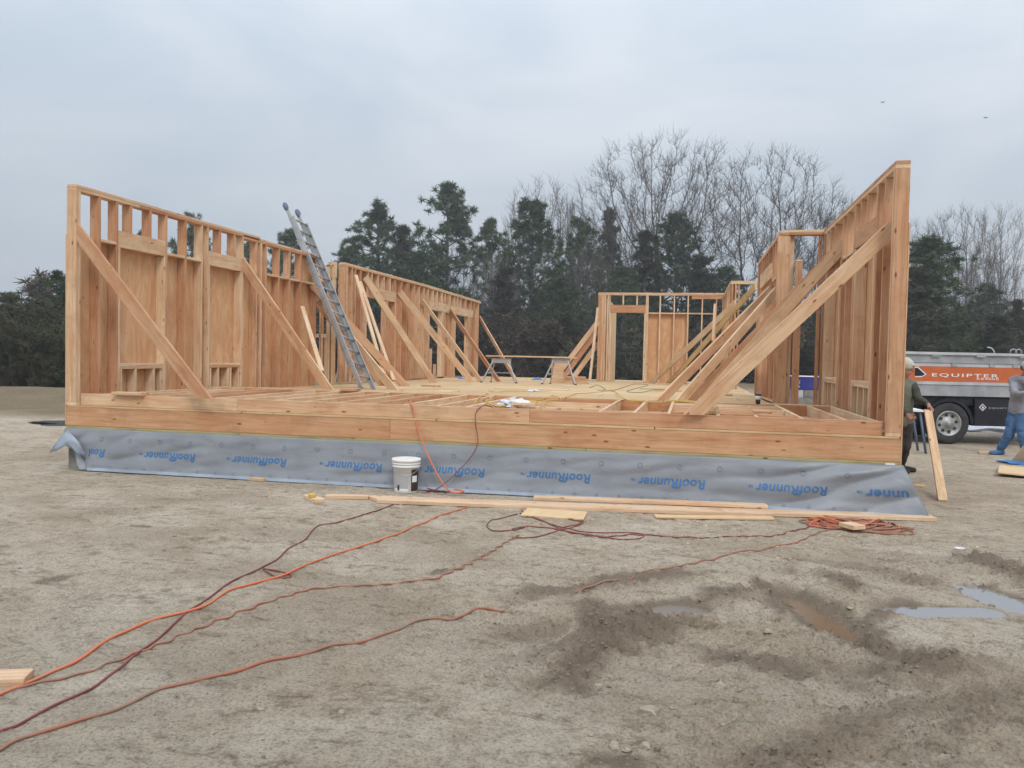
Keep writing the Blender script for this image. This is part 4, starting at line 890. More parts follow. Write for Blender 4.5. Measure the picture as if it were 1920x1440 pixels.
# ------------------------------------------------------------------ extension ladder
q_ = PX(690, 731, 2, .06)
for _ in range(25): q_ = PX(690, 731, 2, .5*q_.z+.5*Fz(q_.y))
base0 = q_; cw = PX(587, 477, 0, .16); dL = (cw-base0).normalized(); LT = 1.0
def scr(p): v = np.array(p)-CAM; return 960+F_PX*np.dot(AX[0], v)/np.dot(AX[2], v), 720+F_PX*np.dot(AX[1], v)/np.dot(AX[2], v)
while scr(base0+dL*LT)[1] > 392: LT += .01
top0 = base0+dL*LT
side = Vector((.15, .99, 0)); side = (side-dL*side.dot(dL)).normalized(); nL = dL.cross(side)
if nL.z < 0: nL = -nL
ld = thing('extension_ladder', 'aluminium extension ladder leaning over the left wall, blue end caps', 'ladder', base0)
LEN = (top0-base0).length; hw = .21
def lp(s, l, n=0): return base0+side*s+dL*l+nL*n
for s in (-hw, hw):
    mb = MB(); a, b2 = lp(s, .06), lp(s, LEN*.93)
    mb.bar(a, b2, .075, .006, nL); sg = 1 if s < 0 else -1
    for nn in (-.036, .036): mb.bar(a+nL*nn+side*sg*.014, b2+nL*nn+side*sg*.014, .006, .03, nL)
    mb.build('base_rail', 'alu', ld)
    s2 = s*.86; mb = MB(); a, b2 = lp(s2, .5, -.07), lp(s2, LEN, -.07)
    mb.bar(a, b2, .07, .006, nL)
    for nn in (-.033, .033): mb.bar(a+nL*nn+side*sg*.012, b2+nL*nn+side*sg*.012, .006, .028, nL)
    mb.build('fly_rail', 'alu', ld)
    mb = MB(); c = lp(s2, LEN+.02, -.07); mb.tube([c-dL*.09, c-dL*.05, c+dL*.02, c+dL*.08, c+dL*.11], [.025, .048, .056, .046, .025], 12); mb.build('end_cap', 'blueplastic', ld, True)
    ft_ = thing  # feet
    mb = MB(); mb.bar(lp(s, -.01), lp(s, .14), .085, .03, nL); mb.box((-.05, -.035, -.012), (.05, .035, .012), Matrix.Translation(lp(s, -.015))); mb.build('foot', 'aludull', ld)
for k in range(1, int(LEN*.93/.305)+1):
    mb = MB(); mb.tube([lp(-hw-.01, k*.305), lp(hw+.01, k*.305)], .016, 8); mb.build('rung', 'alu', ld, True)
for k in range(2, int(LEN/.305)+1):
    if k*.305+.12 < LEN-.05: mb = MB(); mb.tube([lp(-hw*.86-.01, k*.305+.1, -.07), lp(hw*.86+.01, k*.305+.1, -.07)], .015, 8); mb.build('rung', 'alu', ld, True)
for k in range(1, int(LEN*.93/.305)+1):
    mb = MB(); 
    for nn in (-.0, -.07): mb.tube([lp(-hw-.004, k*.305, nn), lp(-hw-.010, k*.305, nn)], .010, 8)
    mb.build('rivet', 'rubber', ld)
# small second ladder beyond the jog opening
q0 = PX(632, 716, 1, 8.6); q1 = PX(640, 640, 1, 8.9); sd2 = Vector((.97, .2, 0))
l2 = thing('step_ladder', 'small grey step ladder standing in the gap left of rear wall', 'ladder', q0)
dd = (q1-q0)
for s in (-.02, .30):
    mb = MB(); mb.bar(q0+sd2*s, q0+dd*1.0+sd2*(.14+(s-.14)*.7), .06, .02); mb.build('rail', 'aludull', l2)
    mb = MB(); mb.bar(q0+sd2*s+Vector((0, .5, 0)), q0+dd*1.0+sd2*(.14+(s-.14)*.7)+Vector((0, .06, 0)), .03, .02); mb.build('rear_leg', 'aludull', l2)
for k in range(1, 5): mb = MB(); t = k/5; mb.bar(q0+dd*t+sd2*(.14-.16*(1-.3*t)), q0+dd*t+sd2*(.14+.16*(1-.3*t)), .02, .08); mb.build('step', 'alu', l2)

# ------------------------------------------------------------------ sawhorses with a plank
def sawhorse(pxs, y, ptop, label, feet_y, yoff):
    """pxs: left and right foot columns; folding metal sawhorse seen from its side"""
    zt_ = PX(pxs[0], ptop, 1, y).z; a = PX(pxs[0], feet_y, 1, y); b2 = PX(pxs[1], feet_y, 1, y); zf = Fz(y)
    sh = thing('sawhorse', label, 'sawhorse', ((a.x+b2.x)/2, y, zf), 'metal folding sawhorses on the deck')
    cx = (a.x+b2.x)/2; hwid = (b2.x-a.x)/2
    mb = MB(); mb.box((cx-hwid*.55, y-.05, zt_-.13), (cx+hwid*.55, y+.05, zt_-.005)); mb.box((cx-hwid*.62, y-.06, zt_-.005), (cx+hwid*.62, y+.06, zt_)); mb.build('top_beam', 'alu', sh)
    for sx in (-1, 1):
        for sy in (-1, 1):
            mb = MB(); mb.bar((cx+sx*hwid*.42, y+sy*.04, zt_-.05), (cx+sx*hwid*(1 if sy < 0 else .72), y+sy*.27, zf+.0), .03, .045, (1, 0, 0)); mb.build('leg', 'alu', sh)
            mb = MB(); mb.box((cx+sx*hwid*(1 if sy < 0 else .72)-.025, y+sy*.27-.03, zf+.001), (cx+sx*hwid*(1 if sy < 0 else .72)+.025, y+sy*.27+.03, zf+.03)); mb.build('foot', 'rubber', sh)
    zm = zf+(zt_-zf)*.38
    for sx in (-1, 1): mb = MB(); mb.bar((cx+sx*hwid*.78, y-.18, zm), (cx+sx*hwid*.62, y+.17, zm), .025, .008); mb.build('spreader', 'alu', sh)
    mb = MB(); mb.bar((cx-hwid*.78, y-.17, zm+.02), (cx+hwid*.78, y-.17, zm+.02), .02, .008); mb.build('crossbar', 'alu', sh)
    return zt_, cx
z1_, c1_ = sawhorse((907, 972), 12.6, 671, 'left grey metal sawhorse under the plank', 720, 0)
z2_, c2_ = sawhorse((1020, 1082), 12.6, 671, 'right grey metal sawhorse under the plank', 719, 0)
ztop = max(z1_, z2_); a = PX(913, 669, 1, 12.6); b2 = PX(1081, 671, 1, 12.6)
tag(board('plank', (a.x, 12.6, ztop+.021), (b2.x, 12.6, ztop+.021), .24, .04, 'pale', up=(0, 1, 0)), 'long pale plank laid across the two metal sawhorses', 'plank')
# lumber stacked at the right sawhorse
for k in range(5):
    a, b2 = PX(1050+3*k, 716, 1, 13.6), PX(1104-2*k, 716, 1, 13.6)
    tag(board('lumber_piece', (a.x, 13.6+.05*k, Fz(13.6)+.02+.04*k), (b2.x, 13.7+.02*k, Fz(13.7)+.02+.04*k), .14+.05*(k % 2), .037, 'wood', up=(0, 1, 0)), 'board number %s from the bottom of the short stack beside the right sawhorse' % ('one', 'two', 'three', 'four', 'five')[k], 'board', 'short boards stacked beside the right sawhorse')
a = PX(1040, 716, 1, 14.0); tag(board('lumber_piece', (a.x-.1, 14, Fz(14)+.3), (a.x+.25, 14, Fz(14)+.3), .58, .038, 'wood'), 'wide board standing on edge behind right sawhorse', 'board')
for px in (806, 814): a = PX(px, 716, 1, 14.3); tag(board('stud_offcut', (a.x, 14.3, Fz(14.3)), (a.x, 14.3, Fz(14.3)+(.9 if px < 810 else .45)), .09, .038, 'pale', up=(1, 0, 0)), 'upright offcut in the second doorway, %s' % ('taller left one' if px < 810 else 'shorter right one'), 'offcut')
q = PX(1007, 714, 1, 17.5); lump('blue_bundle', (q.x, q.y, q.z-.12), (.28, .2, .22), 'bluetarp', 'blue bundle just beyond the far deck edge', 'bundle', 3, .25)
q = PX(866, 714, 1, 15.4); lump('blue_bundle', (q.x, q.y, q.z-.02), (.16, .1, .12), 'bluetarp', 'small blue bundle by the third doorway of left wall', 'bundle', 7, .25)

# ------------------------------------------------------------------ wrapped pallet and blocks seen through the right doorway
y = 13.0; a = PX(1484, 706, 1, y); b2 = PX(1545, 709, 1, y); zlo = PX(1500, 731, 1, y).z
pk = thing('wrapped_pack', 'blue printed wrapped pack on the block pallet through the doorway', 'pack', ((a.x+b2.x)/2, y+.5, zlo))
mb = MB(); mb.box((a.x, y, zlo+.005), (b2.x, y+1.0, a.z)); mb.build('pack_body', 'pack', pk)
mb = MB()
rn = random.Random(4)
for k in range(16):
    x = a.x+.03+rn.random()*.16; z = zlo+.05+rn.random()*.22; s = .025; mb.box((x, y-.003, z), (x+s*1.6, y-.001, z+s*.8), Matrix.Translation((x, 0, z)) @ Matrix.Rotation(rn.uniform(-.8, .8), 4, 'Y') @ Matrix.Translation((-x, 0, -z)))
mb.build('white_print', 'white', pk)
mb = MB(); mb.box((a.x-.01, y-.01, a.z), (b2.x, y+1.0, a.z+.015)); mb.build('top_sheet', 'whiteplastic', pk)
zb = PX(1500, 746, 1, y).z
for k in range(3):
    x0 = a.x+k*.32; mb = MB(); mb.box((x0, y-.02, zb+.008), (x0+.30, y+.38, zlo-.004)); mb.box((x0+.03, y-.026, zb+.04), (x0+.27, y-.021, zlo-.03))
    tag(mb.build('concrete_block', 'concrete' if k else 'silverlight'), 'concrete block under the blue pack, %s' % ('left one', 'middle one', 'right one')[k], 'block', 'concrete blocks under the blue pack')
mb = MB(); mb.box((a.x-.1, y-.08, GZ-.05), (b2.x+.4, y+1.2, zb)); tag(mb.build('block_stack', 'concrete'), 'grey stack of blocks on the ground outside the right doorway', 'block stack')

# ------------------------------------------------------------------ trailer
T0 = Vector((*gp(1777, 833), 0)); T0.z = gh(T0.x, T0.y); td = Vector((AX[0][0], AX[0][1], 0)).normalized(); tn = Vector((-td.y, td.x, 0))
TM = Matrix.Identity(4)
for i, a in enumerate((td, tn, Vector((0, 0, 1)))):
    for j in range(3): TM[j][i] = a[j]
TM.translation = T0
def tl(px, py):   # photo point on trailer side plane -> local coords
    d = AX[0]*(px-960)/F_PX+AX[1]*(py-720)/F_PX+AX[2]; n = np.array(tn); t = np.dot(np.array(T0)-CAM, n)/np.dot(d, n); q = Vector(CAM+t*d)
    l = TM.inverted() @ q; return l.x, l.z
tr = bpy.data.objects.new('trailer', None); put(tr, None, TM); tag(tr, 'silver and orange equipment trailer parked at the right, one wheel in view', 'trailer')
def tb_(name, x0, x1, z0, z1, y0, y1, mat, par=tr): mb = MB(); mb.box((x0, y0, z0), (x1, y1, z1), TM); return mb.build(name, mat, par, origin=tuple(T0))
X0 = tl(1685, 700)[0]; X1 = 4.2; zT = tl(1800, 661)[1]; zA = tl(1800, 668)[1]; zB = tl(1800, 681)[1]; zO1 = tl(1800, 688)[1]; zO0 = tl(1800, 716)[1]; zS = tl(1800, 743)[1]
tb_('top_rail', X0, X1, zT-.05, zT, -.05, 2.2, 'silverlight'); tb_('upper_panel', X0, X1, zB-.0, zT-.051, .0, 2.15, 'silver'); tb_('side_panel', X0, X1, zO1+.002, zB-.002, .02, 2.15, 'silverlight')
tb_('orange_panel', X0, X1, zO0, zO1, .015, 2.15, 'orange'); tb_('lower_rail', X0, X1, zO0-.06, zO0-.002, -.02, 2.15, 'silverlight'); tb_('lower_panel', X0, X1, zS, zO0-.061, .0, 2.15, 'silver')
for px in (1790, 1861, 1905): x = tl(px, 683)[0]; tb_('stake_post', x-.05, x+.05, zO1+.004, zB-.004, .0, .03, 'silver')
for px in (1754, 1837, 1918): x = tl(px, 666)[0]; tb_('latch', x-.09, x+.09, zT-.085, zT-.055, -.06, -.052, 'aludull')
for px in (1906, 1916):
    x = tl(px, 660)[0]; mb = MB(); mb.tube([TM @ Vector((x+.06*math.cos(t), .1, zT+.03+.06*math.sin(t))) for t in np.linspace(-.3, 3.4, 10)], .012, 6); mb.build('loop', 'silver', tr, True, tuple(T0))
x = tl(1880, 655)[0]; mb = MB(); mb.tube([TM @ Vector((x-.1+.12*math.cos(t), .3, zT+.0+.12*math.sin(t))) for t in np.linspace(0, 1.8, 8)], .012, 6); mb.build('hose_hook', 'silverlight', tr, True, tuple(T0))
# chassis, skirt, fender
tb_('chassis', X0+.1, X1, zS-.18, zS-.002, .08, 1.9, 'black')
xa, za = tl(1830, 748); xb, zb2 = tl(1888, 800); tb_('skirt_box', xa, xb+.6, zb2, za, .03, .6, 'black')
xc, zc = 0, tl(1777, 794)[1]; RW = zc
mb = MB()
for k in range(12):
    t0, t1 = math.pi*k/12, math.pi*(k+1)/12; r0, r1 = RW+.03, RW+.09
    i = len(mb.v)
    for yv in (.0, .38):
        for (r_, t_) in ((r0, t0), (r1, t0), (r1, t1), (r0, t1)): mb.v.append(TM @ Vector((xc+r_*math.cos(t_), yv, zc+min(r_*math.sin(t_), zS-zc-.004))))
    mb.f += [(i, i+1, i+2, i+3), (i+7, i+6, i+5, i+4), (i+1, i+5, i+6, i+2), (i, i+3, i+7, i+4)]
mb.build('fender', 'black', tr, origin=tuple(T0))
tb_('axle_box', X0+.15, -.45, .35, zS-.19, .2, .8, 'black')
tb_('inner_well', -.5, xa+.1, .28, zS-.19, .42, 1.5, 'black')
wh = bpy.data.objects.new('wheel', None); put(wh, tr, TM @ Matrix.Translation((xc, 0, zc)))
WMx = TM @ Matrix.Translation((xc, 0, zc)) @ Matrix.Rotation(rad(90), 4, 'X')
mb = MB(); mb.lathe((0, 0, 0), [(RW*.60, -.25), (RW*.9, -.25), (RW*.985, -.22), (RW, -.16), (RW, -.06), (RW*.985, .0), (RW*.9, .02), (RW*.66, .015), (RW*.61, .0)], 48, WMx, False); mb.build('tyre', 'rubber', wh, True, tuple(T0))
mb = MB(); mb.lathe((0, 0, 0), [(RW*.61, -.05), (RW*.615, .012), (RW*.57, .012), (RW*.52, -.02), (RW*.42, -.05), (RW*.30, -.02), (RW*.22, -.015), (RW*.20, .0), (RW*.12, .005)], 48, WMx); mb.build('rim', 'aludull', wh, True, tuple(T0))
mb = MB()
for k in range(8): t = k*math.pi/4+.2; mb.lathe((0, 0, 0), [(.030, -.028), (.030, -.019)], 12, WMx @ Matrix.Translation((RW*.41*math.cos(t), RW*.41*math.sin(t), .0)) @ Matrix.Rotation(0, 4, 'X'))
mb.build('rim_holes', 'rubber', wh, False, tuple(T0))
mb = MB(); mb.lathe((0, 0, 0), [(RW*.13, -.01), (RW*.13, .03), (RW*.08, .04)], 20, WMx); mb.build('hub_cap', 'aludull', wh, True, tuple(T0))
tb_('far_wheel', -.35, .35, .02, .6, 1.55, 1.8, 'rubber')
# lettering
def tltext(txt, pl, pr, ybase, hgt, mat='white', par=tr, bold=.0, yloc=.012, sp=1.):
    v, f_ = text_mesh(txt, bold, 0, sp); x0 = min(a.x for a in v); x1 = max(a.x for a in v); y0 = min(a.y for a in v); y1 = max(a.y for a in v)
    xl, zb_ = tl(pl, ybase); xr_, _ = tl(pr, ybase); zt2 = tl(pl, ybase-hgt)[1]
    out = [TM @ Vector((xl+(a.x-x0)/(x1-x0)*(xr_-xl), yloc, zb_+(a.y-y0)/(y1-y0)*(zt2-zb_))) for a in v]; meshobj('lettering', out, f_, mat, par, tuple(T0))
tltext('EQUIPTER', 1748, 1873, 707, 7.5, bold=.01, sp=1.25); tltext('RB4000', 1832, 1873, 712, 3.6, bold=.01, sp=1.2); tltext('EQUIPTER', 1856, 1902, 767, 3.2, mat='silverlight', yloc=.026, sp=1.2)
def tpoly(name, pts, mat, yl):
    out = [TM @ Vector((tl(a, b2)[0], yl, tl(a, b2)[1])) for a, b2 in pts]; meshobj(name, out, [tuple(range(len(pts)))], mat, tr, tuple(T0))
tpoly('chevron', [(1716, 687.5), (1722, 687.5), (1738, 702), (1729, 707), (1716, 707)], 'white', .012); tpoly('chevron', [(1716, 690), (1721, 689.5), (1735, 702), (1729, 705), (1716, 705)], 'black', .009)
tpoly('emblem', [(1844, 757), (1851, 764), (1844, 771), (1837, 764)], 'white', .027); tpoly('emblem', [(1844, 759), (1849, 764), (1844, 769), (1839, 764)], 'black', .024); tpoly('emblem', [(1843, 761), (1846, 763.5), (1844.5, 768), (1842.5, 765)], 'white', .021)

# debris and tarp beyond trailer
q = PX(1850, 806, 1, 12); mb = MB(); lump('white_sheeting', (q.x, 12.5, gh(q.x, 12.5)+.03), (1.0, .5, .12), 'bag', 'white plastic sheeting on the ground behind the trailer wheel', 'sheeting', 5, .5)
q = PX(1885, 868, 2, GZ); lump('blue_tarp', (q.x+.35, q.y-.1, gh(q.x, q.y)+.01), (.45, .2, .05), 'bluetarp', 'blue tarp crumpled on the ground by the plywood at right', 'tarp', 5, .7)

# ------------------------------------------------------------------ people
def blob(chains, vox=.012, sm=4):
    """union of tapered limbs remeshed into one continuous skin; chain: list of (point, radius)"""
    mb = MB(); 
    bm = bmesh.new()
    def ball(c, r, s=(1, 1, 1)):
        g_ = bmesh.ops.create_icosphere(bm, subdivisions=2, radius=1)
        for v in g_['verts']: v.co = Vector(c)+Vector((v.co.x*r*s[0], v.co.y*r*s[1], v.co.z*r*s[2]))
    for ch in chains:
        for (p0, r0), (p1, r1) in zip(ch[:-1], ch[1:]):
            p0, p1 = Vector(p0), Vector(p1); n = max(2, int((p1-p0).length/(min(r0, r1)*.35)))
            for k in range(n+1): t = k/n; ball(p0.lerp(p1, t), r0+(r1-r0)*t)
        if len(ch) == 1: ball(ch[0][0], ch[0][1], ch[0][2] if len(ch[0]) > 2 else (1, 1, 1))
    me = bpy.data.meshes.new('tmp'); bm.to_mesh(me); bm.free(); ob = bpy.data.objects.new('tmp', me); C.objects.link(ob)
    md = ob.modifiers.new('r', 'REMESH'); md.mode = 'VOXEL'; md.voxel_size = vox; md.use_smooth_shade = True
    s_ = ob.modifiers.new('s', 'SMOOTH'); s_.iterations = sm; s_.factor = .6
    dg = bpy.context.evaluated_depsgraph_get(); dg.update(); r_ = bpy.data.meshes.new_from_object(ob.evaluated_get(dg)); bpy.data.objects.remove(ob)
    return r_
def addmesh(name, me, mat, parent, wrinkle=0):
    if wrinkle:
        for v in me.vertices:
            q = v.co; v.co = q+v.normal*wrinkle*(mnoise.noise(Vector((q.x*9, q.y*9, q.z*14)))+.5*mnoise.noise(Vector((q.x*22, q.y*22, q.z*26))))
    me.materials.clear(); me.materials.append(M[mat]); o = bpy.data.objects.new(name, me); put(o, parent, Matrix.Identity(4)); return o
def hand(wr, d, palm_n, up_=(0, 0, 1), curl=.8, s=1.):
    """wrist point, direction of fingers, palm normal -> chains for palm, four fingers and thumb"""
    d = Vector(d).normalized(); n = Vector(palm_n); n = (n-d*n.dot(d)).normalized(); sd_ = d.cross(n); wr = Vector(wr); ch = []
    for k, (o_, l_) in enumerate(((-.03, .072), (-.01, .082), (.011, .077), (.030, .060))):
        k0 = wr+d*.085*s+sd_*o_*s; ch.append([(wr+sd_*o_*.5*s, .016*s), (k0, .0125*s)])
        a1 = curl*.6; p1 = k0+(d*math.cos(a1)+n*math.sin(a1))*l_*.45*s; a2 = curl*1.6; p2 = p1+(d*math.cos(a2)+n*math.sin(a2))*l_*.33*s; a3 = curl*2.3; p3 = p2+(d*math.cos(a3)+n*math.sin(a3))*l_*.25*s
        ch.append([(k0, .0105*s), (p1, .0098*s), (p2, .009*s), (p3, .0078*s)])
    t0 = wr+d*.025*s-sd_*.028*s; ch.append([(t0, .014*s), (t0-sd_*.022*s+d*.03*s+n*.012*s, .0115*s), (t0-sd_*.022*s+d*.055*s+n*.03*s, .0095*s)])
    return ch
def head_chains(c, look, s=1.):
    look = Vector(look).normalized(); sd_ = look.cross(Vector((0, 0, 1))).normalized(); up_ = sd_.cross(look); c = Vector(c)
    ch = [[(c+up_*.03-look*.01, .088*s)], [(c+up_*.035-look*.03, .088*s), (c+up_*.03+look*.02, .082*s)], [(c-up_*.05+look*.025, .06*s), (c-up_*.085+look*.045, .038*s)],
          [(c+look*.09+up_*.015, .012), (c+look*.115-up_*.015, .016), (c+look*.098-up_*.022, .014)], [(c+look*.088-up_*.05+sd_*.015, .011), (c+look*.092-up_*.05, .013), (c+look*.088-up_*.05-sd_*.015, .011)],
          [(c+sd_*.035+up_*.035+look*.082, .014), (c-sd_*.035+up_*.035+look*.082, .014)]]
    for sg in (-1, 1): ch.append([(c+sd_*sg*.085-up_*.01, .016), (c+sd_*sg*.09+up_*.02-look*.008, .019)])
    return ch, look, sd_, up_
def person(label, J, look, mats, loc, hands, cap=True):
    pr = thing('person', label, 'person', loc)
    hc, lk, sd_, up_ = head_chains(J['head'], look)
    body = hc+[[(J['head']-Vector((0, 0, .06)), .055), (J['neck'], .058), (J['neck']-Vector((0, 0, .06)), .08)],
               [(J['neck']-Vector((0, 0, .08)), .09), (J['chest'], .125), (J['waist'], .115), (J['hip'], .125)]]
    for s in 'lr':
        body += [[(J['sh'+s], .058), (J['el'+s], .043), (J['wr'+s], .028)], [(J['hp'+s], .088), (J['kn'+s], .058), (J['an'+s], .042)]]
        body += hands[s]
    addmesh('body', blob(body, .0085, 3), mats['skin'], pr)
    up2 = [[(J['neck']-Vector((0, 0, .07)), .085), (J['chest']+Vector((0, 0, .06)), .14), (J['chest'], .152), (J['waist'], .145), (J['hip']+Vector((0, 0, .02)), .155)]]
    shl = (J['shr']-J['shl']); up2 += [[(J['shl'], .075), (J['shl']+shl*.25+Vector((0, 0, .02)), .085), (J['shr']-shl*.25+Vector((0, 0, .02)), .085), (J['shr'], .075)]]
    up2 += [[(J['chest']+shl*.12, .135), (J['waist']+shl*.10, .125), (J['hip']+shl*.10, .135)], [(J['chest']-shl*.12, .135), (J['waist']-shl*.10, .125), (J['hip']-shl*.10, .135)]]
    sl = [[(J['sh'+s], .074), (J['el'+s], .060), (J['wr'+s].lerp(J['el'+s], .12), .043)] for s in 'lr']
    if mats['sleeve'] == mats['shirt']: addmesh('shirt', blob(up2+sl, .014, 3), mats['shirt'], pr, .012)
    else:
        addmesh('shirt', blob(up2, .014, 3), mats['shirt'], pr, .012); addmesh('sleeves', blob(sl, .012, 3), mats['sleeve'], pr, .010)
    tz = [[(J['hip'], .148), (J['hp'+s], .118), (J['kn'+s], .085), (J['an'+s]+Vector((0, 0, .03)), .068)] for s in 'lr']
    addmesh('trousers', blob(tz, .014, 3), mats['trousers'], pr, .013)
    for s in 'lr':
        fdir = J.get('ft'+s, Vector((lk.x, lk.y, 0)).normalized()); an = J['an'+s]
        addmesh('boot', blob([[(an+Vector((0, 0, .03)), .055), (an-Vector((0, 0, .035)), .052)], [(an-Vector((0, 0, .04))-fdir*.03, .045), (an-Vector((0, 0, .045))+fdir*.10, .045), (an-Vector((0, 0, .05))+fdir*.17, .038)]], .01, 2), mats['boot'], pr)
    c = Vector(J['head'])
    if cap:
        cp = addmesh('cap', blob([[(c+up_*.06-lk*.012, .098)], [(c+up_*.045-lk*.02, .100), (c+up_*.05+lk*.01, .098)], [(c+up_*.062+lk*.08+sd_*.05, .012), (c+up_*.058+lk*.15+sd_*.03, .010), (c+up_*.056+lk*.165, .010), (c+up_*.058+lk*.15-sd_*.03, .010), (c+up_*.062+lk*.08-sd_*.05, .012)], [(c+up_*.06+lk*.09, .014), (c+up_*.057+lk*.155, .011)]], .007, 2), mats['cap'], pr)
    addmesh('hair', blob([[(c+up_*.01-lk*.04+sd_*.05, .055), (c+up_*.01-lk*.055, .062), (c+up_*.01-lk*.04-sd_*.05, .055)]], .01, 2), 'hair', pr)
    for sg in (-1, 1):
        mb = MB(); e = c+lk*.083+sd_*sg*.032+up_*.016; mb.tube([e-lk*.008, e+lk*.004, e+lk*.009], [.010, .009, .004], 8); mb.build('eye', 'black', pr, True)
    return pr
# worker holding the slanted board
gz = gh(10.75, 3.6)
def w1(px, py, y=3.5): return PX(px, py, 1, y)
w1_ = w1
def w1(px, py, y=3.5): return w1_(px-11, py, y)
J = dict(head=w1(1708, 690, 3.45), neck=w1(1703, 713, 3.5), chest=w1(1703, 738, 3.5), waist=w1(1701, 768, 3.5), hip=w1(1699, 792, 3.52))
for s, dx in (('l', -17), ('r', 17)): J['sh'+s] = w1(1704+dx, 722, 3.5); J['hp'+s] = w1(1699+dx*.5, 800, 3.52)
J['elr'] = w1(1733, 748, 3.35); J['wrr'] = bt+Vector((.02, .06, .075)); J['ell'] = w1(1692, 762, 3.3); J['wrl'] = w1(1712, 778, 3.12)
J['knl'] = w1(1692, 838, 3.4); J['knr'] = w1(1708, 836, 3.5); J['anl'] = w1(1688, 874, 3.5); J['anr'] = w1(1700, 870, 3.75)
for s in 'lr': J['an'+s].z = gh(J['an'+s].x, J['an'+s].y)+.085
hands = {'r': hand(J['wrr'], (.25, -.6, -.45), (-.3, -.3, -1), curl=1.0), 'l': hand(J['wrl'], (.5, -.3, -.4), (-.5, 0, .5), curl=1.1)}
look = Vector((.92, -.35, -.18))
person('worker in pale cap and olive shirt, half hidden behind right corner post, holding board', J, look, dict(skin='skin', shirt='olive', sleeve='darkolive', trousers='trousers', boot='boot', cap='cap'), (10.7, 3.5, gz), hands)
# worker at the right edge
def w2(px, py, y=6.6): return PX(px, py, 1, y)
J = dict(head=w2(1926, 692, 6.5), neck=w2(1917, 708, 6.6), chest=w2(1913, 730, 6.65), waist=w2(1911, 752, 6.7), hip=w2(1909, 770, 6.7))
J['shl'] = w2(1899, 714, 6.75); J['shr'] = w2(1929, 716, 6.45); J['ell'] = w2(1903, 738, 6.4); J['wrl'] = w2(1921, 737, 6.2); J['elr'] = w2(1932, 738, 6.3); J['wrr'] = w2(1930, 742, 6.1)
J['hpl'] = w2(1903, 776, 6.75); J['hpr'] = w2(1915, 776, 6.65); J['knl'] = w2(1892, 816, 6.7); J['knr'] = w2(1918, 818, 6.5); J['anl'] = w2(1876, 852, 6.8); J['anr'] = w2(1922, 858, 6.5)
for s in 'lr': J['an'+s].z = gh(J['an'+s].x, J['an'+s].y)+.085
hands = {'l': hand(J['wrl'], (.8, -.3, .1), (0, 0, -1), curl=.8), 'r': hand(J['wrr'], (-.3, -.8, .1), (0, 0, -1), curl=.8)}
J['ftl'] = Vector((-.95, -.3, 0))
person('worker in grey hoodie and blue jeans cut by the right edge of the view', J, Vector((.6, -.75, -.35)), dict(skin='skin', shirt='hoodie', sleeve='hoodie', trousers='jeans', boot='jeans', cap='labelgrey'), (13.3, 6.6, gh(13.3, 6.6)), hands)
# sawhorse outside beside the worker: blue-grey tubular stand
q = PX(1722, 850, 2, GZ); st = thing('work_stand', 'blue-grey tubular work stand beside the capped worker', 'stand', (q.x, q.y, gh(q.x, q.y)))
zt2 = PX(1722, 772, 1, q.y).z
for dx, dy in ((.12, 0), (-.5, 0), (.12, .5), (-.5, .5)): mb = MB(); mb.tube([(q.x-.05+dx*.4, q.y+dy, zt2), (q.x+dx, q.y+dy, gh(q.x+dx, q.y+dy))], .022, 8); mb.build('leg', 'blueplastic', st, True)
mb = MB(); mb.box((q.x-.45, q.y-.06, zt2), (q.x+.05, q.y+.56, zt2+.035)); mb.build('tray', 'whiteplastic', st)

# ------------------------------------------------------------------ stones on the mud
STONES = [(1352, 1172, .055), (1216, 1340, .05), (1348, 1292, .04), (1262, 1334, .02), (1120, 1282, .03), (1438, 1193, .03), (1152, 1405, .03), (1175, 1415, .022), (1210, 1408, .03), (1405, 1252, .02),
          (488, 1330, .03), (640, 1343, .022), (1388, 1302, .014), (1530, 1385, .014), (1108, 1383, .015), (60, 1388, .012), (335, 1104, .03), (1596, 1135, .03), (1772, 1420, .03), (1420, 1020, .015), (1356, 1365, .015)]
for k, (a, b2, s) in enumerate(STONES):
    q = PX(a, b2, 2, GZ); rn = random.Random(k)
    s *= .8; o = lump('stone', (q.x, q.y, gh(q.x, q.y)+s*.15), (s, s*rn.uniform(.6, .9), s*rn.uniform(.5, .9)), 'rock', 'x', 'stone', k+1, .55, 2)
    del o['label']; tag(o, ('pale grey stone largest in the muddy middle', 'long tan stone in front, standing at a slant', 'tan angular stone right of the slanted stone')[k] if k < 3 else 'small pale stone lying in the mud of the yard', 'stone', 'stones in the mud' if k > 2 else None)
# stuff: small clods and gravel scattered on the dirt
rn = random.Random(12); vs = []; fs = []
ico = bmesh.new(); bmesh.ops.create_icosphere(ico, subdivisions=1, radius=1); iv = [v.co.copy() for v in ico.verts]; fi = [tuple(v.index for v in q.verts) for q in ico.faces]; ico.free()
cx_ = []; 
for _ in range(52000):
    cx_.append((rn.uniform(2.2, 11.5), -6.4+7.0*rn.random()**1.3))
zz, ww, _ = ground_fields(np.array([c[0] for c in cx_]), np.array([c[1] for c in cx_]))
for (x, y), z, wv in zip(cx_, zz, ww):
    if rn.random() > .08+wv*.55: continue
    s = rn.uniform(.002, .005)*(1+wv*1.1)*(1 if rn.random() < .985 else 2.6); i = len(vs)
    for v in iv: k = 1+.6*rn.uniform(-.5, .5); vs.append((x+v.x*s*k, y+v.y*s*k, z+v.z*s*k*.7))
    fs += [tuple(i+t for t in q) for q in fi]
oc = big('dirt_clods', np.array(vs), np.array(fs), 'ground'); tag(oc, kind='stuff')
